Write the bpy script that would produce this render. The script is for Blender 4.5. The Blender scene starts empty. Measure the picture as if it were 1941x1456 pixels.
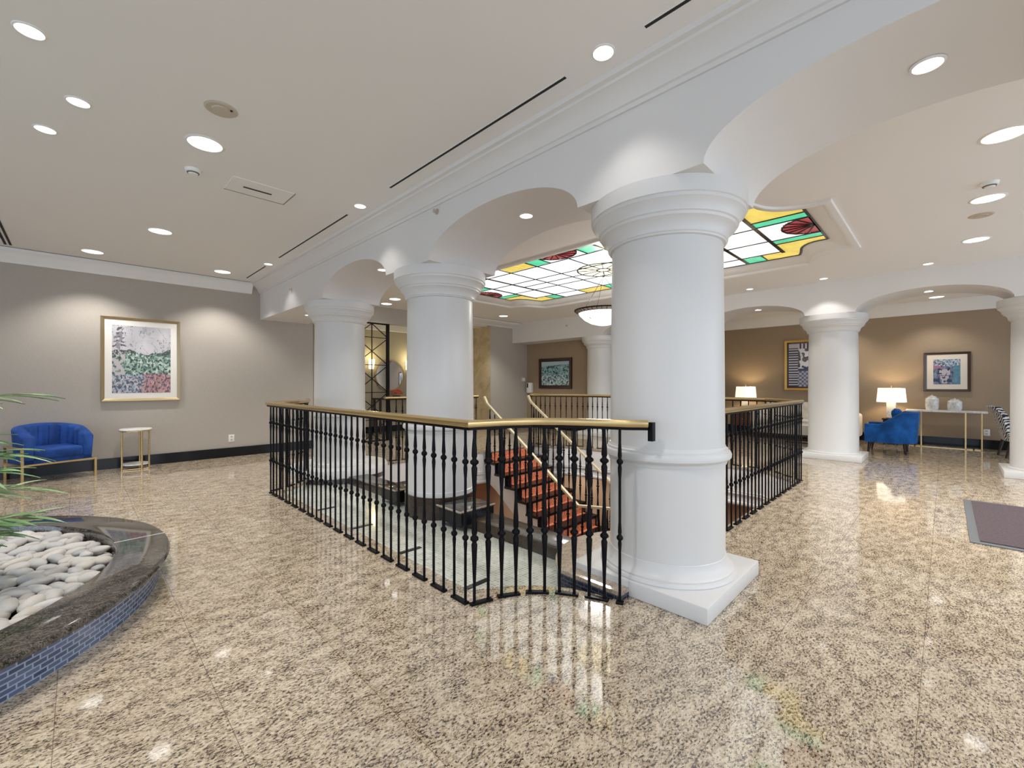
import bpy, bmesh, math, random
from mathutils import Vector, Matrix, noise
R = math.radians
PI = math.pi
random.seed(7)
S = bpy.context.scene
COL = S.collection

# ------------------------------------------------------------------ camera, world, exposure
cam_d = bpy.data.cameras.new('camera')
cam = bpy.data.objects.new('camera', cam_d)
COL.objects.link(cam)
cam.location = (0, 0, 1.3)
cam.rotation_euler = (R(90), 0, R(-45))
cam_d.sensor_width = 36
cam_d.lens = 822 / 1941 * 36
cam_d.clip_start = 0.05
S.camera = cam

w = bpy.data.worlds.new('daylight')
S.world = w
w.use_nodes = True
bg = w.node_tree.nodes['Background']
bg.inputs[0].default_value = (0.62, 0.78, 1.0, 1)
bg.inputs[1].default_value = 1.6

S.view_settings.view_transform = 'Standard'
S.view_settings.look = 'None'
S.view_settings.gamma = 1
S.view_settings.exposure = 0.06
S.view_settings.use_curve_mapping = False
S.cycles.max_bounces = 8
S.cycles.diffuse_bounces = 5
S.cycles.glossy_bounces = 4
S.cycles.sample_clamp_indirect = 4

WARM = (1.0, 0.965, 0.925)
COOL = (0.90, 0.95, 1.0)


def area(name, loc, rot, sx, sy, power, color):
    l = bpy.data.lights.new(name, 'AREA')
    l.shape = 'RECTANGLE'
    l.size, l.size_y = sx, sy
    l.energy = power
    l.color = color
    o = bpy.data.objects.new(name, l)
    COL.objects.link(o)
    o.location = loc
    o.rotation_euler = rot
    return o


# daylight through the window walls behind and beside the camera
area('daylight_west', (-5.4, 1.5, 1.6), (0, R(-90), 0), 2.4, 10.0, 30, COOL)
area('daylight_south', (3.5, -5.4, 1.6), (R(90), 0, 0), 14.0, 2.4, 150, COOL)


def spot_lamp(x, y, z, power, angle=125, blend=0.7, color=WARM, soft=0.06):
    l = bpy.data.lights.new('hall_downlight', 'SPOT')
    l.energy = power
    l.color = color
    l.spot_size = R(angle)
    l.spot_blend = blend
    l.shadow_soft_size = soft
    o = bpy.data.objects.new('hall_downlight', l)
    COL.objects.link(o)
    o.location = (x, y, z)
    return o


# unseen spots added for brightness, continuing the downlight rows behind and beside the camera
for x, y in ((0.7, 1.3), (0.7, -1.4), (-2.2, 1.3), (-2.2, 4.0), (-2.2, 6.7), (-2.2, -1.4), (3.0, -2.9), (4.6, -2.9), (6.1, -2.9), (7.7, -2.9)):
    spot_lamp(x, y, 3.03, 90 if x > 2.5 else 62)
HL = 3.15     # hall ceiling
HA = 3.05     # atrium ceiling
X1A, X1B = 2.40, 3.26       # front arcade beam
X2A, X2B = 9.07, 9.93       # rear arcade beam
YW = 9.05     # left wall
XW = 12.85    # right wall
CX1, CX2 = 2.83, 9.5

# ------------------------------------------------------------------ materials


def mat(name, color=(0.8, 0.8, 0.8), rough=0.5, metal=0.0, spec=0.5, emit=None, estr=0.0, coat=0.0, sheen=0.0):
    m = bpy.data.materials.new(name)
    m.use_nodes = True
    b = m.node_tree.nodes['Principled BSDF']
    b.inputs['Base Color'].default_value = (*color, 1)
    b.inputs['Roughness'].default_value = rough
    b.inputs['Metallic'].default_value = metal
    b.inputs['Specular IOR Level'].default_value = spec
    b.inputs['Coat Weight'].default_value = coat
    b.inputs['Coat Roughness'].default_value = 0.05
    b.inputs['Sheen Weight'].default_value = sheen
    if emit:
        b.inputs['Emission Color'].default_value = (*emit, 1)
        b.inputs['Emission Strength'].default_value = estr
    return m


def N(m, t, **kw):
    n = m.node_tree.nodes.new(t)
    for k, v in kw.items():
        if hasattr(n, k):
            setattr(n, k, v)
        else:
            n.inputs[k].default_value = v
    return n


def L(m, a, b):
    m.node_tree.links.new(a, b)


def bsdf(m):
    return m.node_tree.nodes['Principled BSDF']


def ramp(m, fac, stops, interp='LINEAR'):
    n = m.node_tree.nodes.new('ShaderNodeValToRGB')
    n.color_ramp.interpolation = interp
    e = n.color_ramp.elements
    while len(e) > 1:
        e.remove(e[0])
    e[0].position = stops[0][0]
    e[0].color = (*stops[0][1], 1)
    for p, c in stops[1:]:
        x = e.new(p)
        x.color = (*c, 1)
    L(m, fac, n.inputs[0])
    return n.outputs[0]


def mix(m, fac, a, b, mode='MIX'):
    n = m.node_tree.nodes.new('ShaderNodeMix')
    n.data_type = 'RGBA'
    n.blend_type = mode
    for sock, v in ((n.inputs[0], fac), (n.inputs[6], a), (n.inputs[7], b)):
        if isinstance(v, (int, float)):
            sock.default_value = v
        elif isinstance(v, tuple):
            sock.default_value = (*v, 1)
        else:
            L(m, v, sock)
    return n.outputs[2]


def coords(m, scale=(1, 1, 1), rot=(0, 0, 0), loc=(0, 0, 0), kind='Object'):
    tc = m.node_tree.nodes.new('ShaderNodeTexCoord')
    mp = m.node_tree.nodes.new('ShaderNodeMapping')
    mp.inputs['Scale'].default_value = scale
    mp.inputs['Rotation'].default_value = rot
    mp.inputs['Location'].default_value = loc
    L(m, tc.outputs[kind], mp.inputs[0])
    return mp.outputs[0]


def tex(m, vec, scale, detail=3, rough=0.6, kind='noise', dist=0.0):
    if kind == 'noise':
        n = N(m, 'ShaderNodeTexNoise')
        n.inputs['Scale'].default_value = scale
        n.inputs['Detail'].default_value = detail
        n.inputs['Roughness'].default_value = rough
        n.inputs['Distortion'].default_value = dist
        L(m, vec, n.inputs['Vector'])
        return n.outputs[0]
    n = N(m, 'ShaderNodeTexVoronoi')
    n.inputs['Scale'].default_value = scale
    L(m, vec, n.inputs['Vector'])
    return n.outputs[0]


def bump(m, h, strength, dist=0.01):
    n = N(m, 'ShaderNodeBump')
    n.inputs['Strength'].default_value = strength
    n.inputs['Distance'].default_value = dist
    L(m, h, n.inputs['Height'])
    L(m, n.outputs[0], bsdf(m).inputs['Normal'])


def madd(m, a, b, op='ADD'):
    n = m.node_tree.nodes.new('ShaderNodeMath')
    n.operation = op
    for i, v in enumerate((a, b)):
        if isinstance(v, (int, float)):
            n.inputs[i].default_value = v
        else:
            L(m, v, n.inputs[i])
    return n.outputs[0]


def granite(name, light, mid, dark, rough=0.06, seams=True, dens=0.5, scale=1.0, ior=1.6):
    m = mat(name, light, rough, spec=1.0)
    bsdf(m).inputs['IOR'].default_value = ior
    v = coords(m, (1, 1, 1), (0, 0, R(45)))
    vs = coords(m, (1.0, 1.9, 1.0), (0, 0, R(38)))
    c = mix(m, ramp(m, tex(m, v, 1.3 * scale, 4, 0.6), [(0.38, (0, 0, 0)), (0.64, (1, 1, 1))]), tuple(0.7 * p + 0.3 * q for p, q in zip(light, mid)), light)
    patch = tex(m, vs, 9 * scale, 3, 0.55, dist=0.4)
    fine = tex(m, vs, 62 * scale, 5, 0.7, dist=0.3)
    c = mix(m, ramp(m, madd(m, tex(m, vs, 48 * scale, 4, 0.7), madd(m, madd(m, patch, -0.5), 0.3, 'MULTIPLY')), [(0.42, (0, 0, 0)), (0.58, (1, 1, 1))]), c, mid)
    sp = ramp(m, madd(m, fine, madd(m, madd(m, patch, -0.5), 0.26, 'MULTIPLY')), [(dens, (0, 0, 0)), (dens + 0.05, (1, 1, 1))])
    c = mix(m, sp, c, dark)
    c = mix(m, ramp(m, tex(m, v, 16 * scale, 3, 0.5, dist=0.6), [(0.63, (0, 0, 0)), (0.74, (0.6, 0.6, 0.6))]), c, tuple(min(1, x * 1.08) for x in light))
    if seams:
        b = N(m, 'ShaderNodeTexBrick')
        b.offset = 0.0
        b.squash = 1.0
        b.inputs['Color1'].default_value = (1, 1, 1, 1)
        b.inputs['Color2'].default_value = (0.95, 0.94, 0.93, 1)
        b.inputs['Mortar'].default_value = (0.50, 0.46, 0.44, 1)
        b.inputs['Scale'].default_value = 1
        b.inputs['Mortar Size'].default_value = 0.0018
        b.inputs['Mortar Smooth'].default_value = 0.3
        b.inputs['Brick Width'].default_value = 0.475
        b.inputs['Row Height'].default_value = 0.533
        L(m, coords(m, loc=(0.065, -0.077, 0)), b.inputs['Vector'])
        c = mix(m, 1.0, c, b.outputs[0], 'MULTIPLY')
    L(m, c, bsdf(m).inputs['Base Color'])
    return m


def bricks(name, c1, c2, mortar, bw, rh, ms, rough, kind='UV', offset=0.5, spec=0.5):
    m = mat(name, c1, rough, spec=spec)
    b = N(m, 'ShaderNodeTexBrick')
    b.offset = offset
    b.inputs['Color1'].default_value = (*c1, 1)
    b.inputs['Color2'].default_value = (*c2, 1)
    b.inputs['Mortar'].default_value = (*mortar, 1)
    b.inputs['Scale'].default_value = 1
    b.inputs['Mortar Size'].default_value = ms
    b.inputs['Brick Width'].default_value = bw
    b.inputs['Row Height'].default_value = rh
    L(m, coords(m, kind=kind), b.inputs['Vector'])
    L(m, b.outputs[0], bsdf(m).inputs['Base Color'])
    bump(m, b.outputs[1], -0.3, 0.002)
    return m


def wallpaper(name, color, amt=0.12):
    m = mat(name, color, 0.6, spec=0.3)
    v = coords(m, (1, 1, 1))
    f = tex(m, v, 160, 2, 0.7)
    f2 = tex(m, coords(m, (1, 1, 0.05)), 300, 1, 0.5)
    c = mix(m, ramp(m, f, [(0.35, (0, 0, 0)), (0.65, (1, 1, 1))]), tuple(x * (1 - amt) for x in color), tuple(x * (1 + amt) for x in color))
    c = mix(m, 0.25, c, ramp(m, f2, [(0.3, tuple(x * .8 for x in color)), (0.7, tuple(x * 1.15 for x in color))]))
    L(m, c, bsdf(m).inputs['Base Color'])
    bump(m, f, 0.15, 0.002)
    return m


M = {}
M['paint'] = mat('white_paint', (0.80, 0.785, 0.765), 0.38, spec=0.35)
M['column'] = mat('column_paint', (0.68, 0.67, 0.655), 0.33, spec=0.4)
M['ceiling'] = mat('ceiling_paint', (0.82, 0.80, 0.775), 0.7, spec=0.2)
M['wall'] = wallpaper('taupe_wallpaper', (0.43, 0.39, 0.34))
M['wall_tan'] = wallpaper('tan_wallpaper', (0.34, 0.255, 0.17))
M['arcade'] = mat('arcade_paint', (0.72, 0.70, 0.68), 0.6, spec=0.25)
M['wall_olive'] = wallpaper('olive_wallpaper', (0.38, 0.335, 0.245))
M['wall_low'] = mat('lower_wall_paint', (0.50, 0.36, 0.24), 0.6)
M['granite'] = granite('granite_floor', (0.72, 0.62, 0.48), (0.40, 0.315, 0.21), (0.06, 0.042, 0.036), dens=0.525)
M['granite_kerb'] = granite('granite_kerb', (0.55, 0.44, 0.33), (0.38, 0.3, 0.22), (0.12, 0.085, 0.065), 0.12, False, 0.57, 1.4)
M['granite_dark'] = granite('dark_granite', (0.17, 0.145, 0.12), (0.075, 0.065, 0.055), (0.010, 0.010, 0.010), 0.07, False, 0.47, 1.9, 1.5)
M['granite_brown'] = granite('brown_granite', (0.065, 0.047, 0.034), (0.05, 0.035, 0.025), (0.02, 0.014, 0.01), 0.15, False, 0.55, 1.4, 1.35)
M['black'] = mat('black_stone', (0.008, 0.008, 0.010), 0.15, spec=0.3)
M['iron'] = mat('black_iron', (0.005, 0.0045, 0.006), 0.4, spec=0.12)
M['brass'] = mat('brushed_brass', (0.62, 0.46, 0.22), 0.25, metal=0.9)
M['brass_pale'] = mat('pale_brass', (0.80, 0.70, 0.48), 0.35, metal=0.35)
M['gold'] = mat('gold_metal', (0.70, 0.50, 0.24), 0.25, metal=0.9)
M['mosaic_blue'] = bricks('blue_mosaic', (0.045, 0.065, 0.115), (0.12, 0.155, 0.25), (0.30, 0.36, 0.50), 0.058, 0.0235, 0.0034, 0.25)
M['mosaic_navy'] = bricks('navy_mosaic', (0.012, 0.016, 0.03), (0.03, 0.045, 0.08), (0.10, 0.11, 0.14), 0.055, 0.024, 0.0026, 0.25)
M['mosaic_pool'] = bricks('green_mosaic', (0.40, 0.43, 0.38), (0.58, 0.60, 0.53), (0.74, 0.75, 0.68), 0.028, 0.028, 0.0022, 0.10, kind='Object', offset=0.0)
M['mosaic_brown'] = bricks('brown_mosaic', (0.035, 0.022, 0.016), (0.06, 0.035, 0.028), (0.03, 0.022, 0.018), 0.05, 0.018, 0.002, 0.2)
M['marble'] = mat('marble_panel', (0.6, 0.48, 0.3), 0.25)
_m = M['marble']
L(_m, ramp(_m, tex(_m, coords(_m), 2.2, 6, 0.6, dist=1.5), [(0.3, (0.38, 0.29, 0.17)), (0.55, (0.55, 0.44, 0.28)), (0.75, (0.64, 0.54, 0.38))]), bsdf(_m).inputs['Base Color'])
M['white_marble'] = mat('white_marble', (0.8, 0.78, 0.74), 0.2)
_m = M['white_marble']
L(_m, ramp(_m, tex(_m, coords(_m), 9, 6, 0.6, dist=1.0), [(0.35, (0.6, 0.58, 0.54)), (0.5, (0.82, 0.80, 0.77))]), bsdf(_m).inputs['Base Color'])


def velvet(name, c, amt=0.35, scale=6):
    m = mat(name, c, 0.75, spec=0.25, sheen=0.35)
    bsdf(m).inputs['Sheen Tint'].default_value = (*[min(1, x * 4 + 0.1) for x in c], 1)
    cc = ramp(m, tex(m, coords(m), scale, 3, 0.5), [(0.35, tuple(x * (1 - amt) for x in c)), (0.7, tuple(x * (1 + amt) for x in c))])
    L(m, cc, bsdf(m).inputs['Base Color'])
    return m


M['navy'] = velvet('blue_velvet', (0.012, 0.055, 0.24))
M['teal'] = velvet('bright_blue_velvet', (0.008, 0.09, 0.33))
M['cream'] = velvet('cream_fabric', (0.72, 0.66, 0.56), 0.08)
M['zebra'] = mat('zebra_fabric', (0.8, 0.8, 0.78), 0.8)
_m = M['zebra']
_w = N(_m, 'ShaderNodeTexWave')
_w.inputs['Scale'].default_value = 7
_w.inputs['Distortion'].default_value = 9
_w.inputs['Detail'].default_value = 2
L(_m, coords(_m, (1, 1, 1.4), (0.5, 0.6, 0.2)), _w.inputs['Vector'])
L(_m, ramp(_m, _w.outputs[1], [(0.48, (0.85, 0.86, 0.86)), (0.54, (0.02, 0.02, 0.03))]), bsdf(_m).inputs['Base Color'])
M['wood_dark'] = mat('dark_wood', (0.025, 0.012, 0.010), 0.25)
M['wood_red'] = mat('red_brown_wood', (0.22, 0.075, 0.035), 0.3)
M['carpet'] = velvet('rust_carpet', (0.60, 0.17, 0.085), 0.40, 30)
M['shade'] = mat('lamp_shade', (0.9, 0.85, 0.76), 0.8, emit=(1.0, 0.90, 0.74), estr=0.95)
M['glow'] = mat('lamp_glow', (1, 1, 1), 0.5, emit=(1.0, 0.97, 0.92), estr=3.2)
M['reflector'] = mat('lamp_reflector', (0.85, 0.85, 0.85), 0.15, metal=0.6, emit=(1, 0.98, 0.95), estr=0.55)
M['sconce'] = mat('sconce_glass', (1, 0.95, 0.8), 0.5, emit=(1.0, 0.86, 0.52), estr=4.5)
M['bowl'] = mat('alabaster_glass', (0.95, 0.95, 0.93), 0.4, emit=(1.0, 0.99, 0.95), estr=2.2)
M['dark_gap'] = mat('dark_gap', (0.015, 0.015, 0.015), 0.8)
M['grey_gap'] = mat('grey_gap', (0.16, 0.145, 0.125), 0.8)
M['plastic_white'] = mat('white_plastic', (0.82, 0.82, 0.80), 0.35)
M['plastic_beige'] = mat('beige_plastic', (0.52, 0.45, 0.36), 0.5)
M['mirror'] = mat('mirror_glass', (0.9, 0.93, 0.97), 0.02, metal=1.0)
M['frame_gold'] = mat('gold_frame', (0.40, 0.31, 0.17), 0.35, metal=0.55)
M['frame_orange'] = mat('orange_gold_frame', (0.60, 0.36, 0.08), 0.4, metal=0.4)
M['frame_dark'] = mat('dark_frame', (0.035, 0.012, 0.010), 0.3)
M['frame_brown'] = mat('brown_frame', (0.05, 0.03, 0.025), 0.3)
M['mount'] = mat('picture_mount', (0.80, 0.77, 0.72), 0.7)
M['mount_cream'] = mat('cream_mount', (0.76, 0.68, 0.58), 0.7)
M['jar'] = mat('glazed_white', (0.66, 0.64, 0.61), 0.15, coat=0.4)
_m = M['jar']
L(_m, ramp(_m, tex(_m, coords(_m), 22, 4, 0.6), [(0.3, (0.5, 0.48, 0.46)), (0.6, (0.74, 0.73, 0.71))]), bsdf(_m).inputs['Base Color'])
M['mat_carpet'] = velvet('mat_carpet', (0.06, 0.042, 0.046), 0.35, 60)
M['rubber'] = mat('grey_rubber', (0.12, 0.125, 0.135), 0.5)
M['leaf'] = mat('palm_leaf', (0.16, 0.30, 0.10), 0.45)
_m = M['leaf']
L(_m, ramp(_m, tex(_m, coords(_m), 4, 2), [(0.35, (0.10, 0.25, 0.10)), (0.5, (0.26, 0.42, 0.18)), (0.65, (0.50, 0.60, 0.36))]), bsdf(_m).inputs['Base Color'])
M['stem'] = mat('palm_stem', (0.30, 0.30, 0.12), 0.5)
M['flower'] = mat('orange_petals', (0.85, 0.14, 0.04), 0.6)
M['window_frame'] = mat('window_frame_metal', (0.25, 0.22, 0.2), 0.4)
M['pebble'] = mat('river_pebble', (0.6, 0.58, 0.54), 0.55, spec=0.35)
_m = M['pebble']
_oi = N(_m, 'ShaderNodeObjectInfo')
_c = ramp(_m, _oi.outputs['Random'], [(0.0, (0.30, 0.30, 0.32)), (0.35, (0.50, 0.48, 0.44)), (0.6, (0.40, 0.40, 0.42)), (0.8, (0.56, 0.50, 0.42)), (1.0, (0.62, 0.60, 0.57))])
_c = mix(_m, 0.5, _c, ramp(_m, tex(_m, coords(_m), 25, 4), [(0.3, (0.32, 0.31, 0.30)), (0.7, (0.64, 0.61, 0.57))]))
L(_m, _c, bsdf(_m).inputs['Base Color'])
M['pebble_mass'] = mat('pebble_mass', (0.6, 0.57, 0.53), 0.6)
_m = M['pebble_mass']
L(_m, ramp(_m, tex(_m, coords(_m), 9, 3), [(0.3, (0.30, 0.29, 0.28)), (0.7, (0.52, 0.49, 0.44))]), bsdf(_m).inputs['Base Color'])


def glass_pane(name, c, s=1.15):
    m = mat(name, tuple(x * 0.6 for x in c), 0.25)
    f = ramp(m, tex(m, coords(m, (1, 1.6, 1)), 4.5, 5, 0.65), [(0.3, tuple(x * 0.74 for x in c)), (0.65, c)])
    L(m, f, bsdf(m).inputs['Emission Color'])
    bsdf(m).inputs['Emission Strength'].default_value = s
    return m


SG = [glass_pane('opal_pane', (0.93, 0.97, 0.96), 1.2), glass_pane('amber_pane', (0.68, 0.53, 0.11), 1.1),
      glass_pane('green_pane', (0.09, 0.60, 0.34), 1.0), glass_pane('red_pane', (0.38, 0.055, 0.06), 0.7),
      glass_pane('cream_pane', (0.88, 0.80, 0.55), 0.95)]

# ------------------------------------------------------------------ mesh helpers


class MB:
    def __init__(self):
        self.bm = bmesh.new()

    def _mi(self, faces, mi):
        for f in faces:
            f.material_index = mi

    def box(self, x0, x1, y0, y1, z0, z1, mi=0, bevel=0.0, seg=2, rot=None, piv=None):
        b = bmesh.new()
        vs = [b.verts.new((x, y, z)) for x in (x0, x1) for y in (y0, y1) for z in (z0, z1)]
        for f in ((0, 1, 3, 2), (4, 6, 7, 5), (0, 4, 5, 1), (2, 3, 7, 6), (0, 2, 6, 4), (1, 5, 7, 3)):
            b.faces.new([vs[i] for i in f])
        if bevel:
            bmesh.ops.bevel(b, geom=b.edges[:], offset=bevel, segments=seg, affect='EDGES', profile=0.5)
        if rot is not None:
            bmesh.ops.rotate(b, verts=b.verts[:], cent=piv or ((x0 + x1) / 2, (y0 + y1) / 2, (z0 + z1) / 2), matrix=rot)
        self.add(b, mi)
        return self

    def add(self, b, mi=0):
        b.normal_update()
        mp = {v: self.bm.verts.new(v.co) for v in b.verts}
        for f in b.faces:
            try:
                nf = self.bm.faces.new([mp[v] for v in f.verts])
                nf.material_index = mi
            except ValueError:
                pass
        b.free()

    def lathe(self, prof, cx=0, cy=0, seg=32, mi=0, caps=True, uv=False, a0=0, a1=2 * PI):
        full = abs((a1 - a0) - 2 * PI) < 1e-6
        n = seg if full else seg + 1
        rings = []
        for r, z in prof:
            rings.append([self.bm.verts.new((cx + r * math.cos(a0 + (a1 - a0) * i / seg), cy + r * math.sin(a0 + (a1 - a0) * i / seg), z)) for i in range(n)])
        uvl = self.bm.loops.layers.uv.verify() if uv else None
        acc = 0
        for k in range(len(prof) - 1):
            dl = math.hypot(prof[k + 1][0] - prof[k][0], prof[k + 1][1] - prof[k][1])
            for i in range(seg):
                j = (i + 1) % n
                f = self.bm.faces.new((rings[k][i], rings[k][j], rings[k + 1][j], rings[k + 1][i]))
                f.material_index = mi
                if uv:
                    rr = max(prof[k][0], prof[k + 1][0])
                    us = [rr * (a1 - a0) * i / seg, rr * (a1 - a0) * (i + 1) / seg]
                    for lp, (u, v) in zip(f.loops, ((us[0], acc), (us[1], acc), (us[1], acc + dl), (us[0], acc + dl))):
                        lp[uvl].uv = (u, v)
            acc += dl
        if caps and full:
            for rg in (rings[0], rings[-1]):
                try:
                    self.bm.faces.new(rg).material_index = mi
                except ValueError:
                    pass
        return self

    def tube(self, p, q, r, seg=8, mi=0, r2=None):
        p, q = Vector(p), Vector(q)
        d = q - p
        if d.length < 1e-6:
            return self
        z = d.normalized()
        x = z.orthogonal().normalized()
        y = z.cross(x)
        r2 = r if r2 is None else r2
        a = [self.bm.verts.new(p + (x * math.cos(2 * PI * i / seg) + y * math.sin(2 * PI * i / seg)) * r) for i in range(seg)]
        b = [self.bm.verts.new(q + (x * math.cos(2 * PI * i / seg) + y * math.sin(2 * PI * i / seg)) * r2) for i in range(seg)]
        for i in range(seg):
            j = (i + 1) % seg
            self.bm.faces.new((a[i], a[j], b[j], b[i])).material_index = mi
        self.bm.faces.new(a[::-1]).material_index = mi
        self.bm.faces.new(b).material_index = mi
        return self

    def bar(self, p, q, wd, ht=None, mi=0, up=(0, 0, 1)):
        """rectangular bar from p to q"""
        ht = ht or wd
        p, q = Vector(p), Vector(q)
        d = (q - p).normalized()
        s = d.cross(Vector(up))
        if s.length < 1e-4:
            s = Vector((1, 0, 0))
        s.normalize()
        u = s.cross(d).normalized()
        c = []
        for e in (p, q):
            c.append([self.bm.verts.new(e + s * a * wd / 2 + u * b * ht / 2) for a, b in ((-1, -1), (1, -1), (1, 1), (-1, 1))])
        for i in range(4):
            j = (i + 1) % 4
            self.bm.faces.new((c[0][i], c[0][j], c[1][j], c[1][i])).material_index = mi
        self.bm.faces.new(c[0][::-1]).material_index = mi
        self.bm.faces.new(c[1]).material_index = mi
        return self

    def sweep(self, path, prof, mi=0, closed=False):
        """sweep a profile (side, up) along a 3d path, mitred in plan"""
        path = [Vector(p) for p in path]
        n = len(path)
        rings = []
        for i, p in enumerate(path):
            def dirn(a, b):
                d = (path[b] - path[a])
                d = Vector((d.x, d.y, 0))
                return d.normalized()
            if closed:
                d1, d2 = dirn((i - 1) % n, i), dirn(i, (i + 1) % n)
            else:
                d1 = dirn(max(i - 1, 0), max(i, 1))
                d2 = dirn(min(i, n - 2), min(i + 1, n - 1))
            s1 = Vector((d1.y, -d1.x, 0))
            s2 = Vector((d2.y, -d2.x, 0))
            s = (s1 + s2)
            if s.length < 1e-5:
                s = s1
            s.normalize()
            k = 1 / max(0.4, s.dot(s1))
            rings.append([self.bm.verts.new(p + s * a * k + Vector((0, 0, b))) for a, b in prof])
        m = len(prof)
        rng = range(n) if closed else range(n - 1)
        for i in rng:
            a, b = rings[i], rings[(i + 1) % n]
            for j in range(m):
                k = (j + 1) % m
                self.bm.faces.new((a[j], a[k], b[k], b[j])).material_index = mi
        if not closed:
            self.bm.faces.new(rings[0][::-1]).material_index = mi
            self.bm.faces.new(rings[-1]).material_index = mi
        return self

    def prism(self, pts, z0, z1, mi=0, mi_side=None, holes=()):
        b = bmesh.new()
        edges = []
        for loop in [pts] + list(holes):
            vs = [b.verts.new((x, y, z1)) for x, y in loop]
            edges += [b.edges.new((vs[i], vs[(i + 1) % len(vs)])) for i in range(len(vs))]
        res = bmesh.ops.triangle_fill(b, use_beauty=True, use_dissolve=False, edges=edges)
        faces = [f for f in res['geom'] if isinstance(f, bmesh.types.BMFace)]
        ext = bmesh.ops.extrude_face_region(b, geom=faces)
        vv = [v for v in ext['geom'] if isinstance(v, bmesh.types.BMVert)]
        bmesh.ops.translate(b, verts=vv, vec=(0, 0, z0 - z1))
        bmesh.ops.recalc_face_normals(b, faces=b.faces[:])
        b.normal_update()
        mp = {v: self.bm.verts.new(v.co) for v in b.verts}
        for f in b.faces:
            nf = self.bm.faces.new([mp[v] for v in f.verts])
            side = abs(f.normal.z) < 0.5
            nf.material_index = mi_side if (side and mi_side is not None) else mi
        b.free()
        return self

    def build(self, name, mats, parent=None, base=None, smooth=True, angle=35, sub=0, recalc=True):
        bm = self.bm
        if recalc:
            bmesh.ops.recalc_face_normals(bm, faces=bm.faces[:])
        me = bpy.data.meshes.new(name)
        bm.to_mesh(me)
        bm.free()
        if not isinstance(mats, (list, tuple)):
            mats = [mats]
        for m in mats:
            me.materials.append(M[m] if isinstance(m, str) else m)
        if smooth and len(me.polygons):
            me.polygons.foreach_set('use_smooth', [True] * len(me.polygons))
            try:
                me.set_sharp_from_angle(angle=R(angle))
            except Exception:
                pass
        o = bpy.data.objects.new(name, me)
        COL.objects.link(o)
        if sub:
            md = o.modifiers.new('sub', 'SUBSURF')
            md.levels = md.render_levels = sub
        if parent:
            attach(o, parent)
        return o


def attach(o, parent):
    o.parent = parent


def shift(o, parent):
    """mesh was written in world coordinates: keep it in place under a parent that only has a location"""
    o.parent = parent
    o.matrix_parent_inverse = Matrix.Translation(-Vector(parent.location))


def tag(o, label, cat, group=None):
    o['label'] = label
    o['category'] = cat
    o['kind'] = 'thing'
    if group:
        o['group'] = group
    return o


def thing(name, label, cat, loc=(0, 0, 0), rz=0, group=None):
    o = bpy.data.objects.new(name, None)
    COL.objects.link(o)
    o.empty_display_size = 0.1
    o.location = loc
    o.rotation_euler = (0, 0, rz)
    return tag(o, label, cat, group)


def struct(name, mb, mats, **kw):
    o = mb.build(name, mats, **kw)
    o['kind'] = 'structure'
    return o


def link(name, me, parent, loc=(0, 0, 0), rz=0, rx=0):
    o = bpy.data.objects.new(name, me)
    COL.objects.link(o)
    o.parent = parent
    o.location = loc
    o.rotation_euler = (rx, 0, rz)
    return o


def dup_tree(root, loc, rz, label, group=None):
    r = root.copy()
    COL.objects.link(r)
    r.location = loc
    r.rotation_euler = (0, 0, rz)
    r['label'] = label
    if group:
        r['group'] = group
    for ch in list(root.children):
        c = ch.copy()
        COL.objects.link(c)
        c.parent = r
        for g in ch.children:
            d = g.copy()
            COL.objects.link(d)
            d.parent = c
    return r


# ------------------------------------------------------------------ floor, pit, lower level
HOLE = [(1.74, 5.72), (1.74, 2.12), (1.92, 2.02), (2.09, 1.87), (2.21, 1.70), (2.27, 1.52), (2.27, 1.42), (6.80, 1.42),
        (7.34, 1.98), (7.36, 2.2), (7.36, 5.25), (7.30, 5.5), (7.02, 5.95), (6.95, 6.30), (5.52, 6.30), (5.2, 6.42), (3.5, 6.56),
        (2.33, 6.56), (2.27, 6.38), (2.21, 6.16), (2.07, 5.96), (1.90, 5.80)]
OUT = [(-5, -5), (XW + 0.05, -5), (XW + 0.05, 11.2), (-5, 11.2)]
struct('floor', MB().prism(OUT, -0.035, 0.0, 0, holes=[HOLE]), 'granite', smooth=False)


def inset(loop, d):
    n = len(loop)
    out = []
    for i in range(n):
        a, b, c = Vector(loop[i - 1]), Vector(loop[i]), Vector(loop[(i + 1) % n])
        e1, e2 = (b - a).normalized(), (c - b).normalized()
        n1, n2 = Vector((-e1.y, e1.x)), Vector((-e2.y, e2.x))
        nn = (n1 + n2)
        nn.normalize()
        k = 1 / max(0.5, nn.dot(n1))
        out.append(tuple(b + nn * d * k))
    return out


HOLE_OUT = inset(HOLE, -0.02)
struct('ceiling_lower', MB().prism(OUT, -0.62, -0.037, 0, holes=[HOLE_OUT]), 'paint', smooth=False)
# moulding on the stairwell fascia
_p = [(x, y, 0) for x, y in HOLE_OUT[7:17]]
mb = MB()
for z, h, d in ((-0.44, 0.022, 0.018), (-0.40, 0.012, 0.010), (-0.60, 0.05, 0.03)):
    mb.sweep([(x, y, z) for x, y, _ in _p], [(-0.01, 0), (-0.01, h), (-d - 0.01, h * 0.8), (-d - 0.01, h * 0.2)])
struct('trim_1', mb, 'paint', smooth=False)

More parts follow.
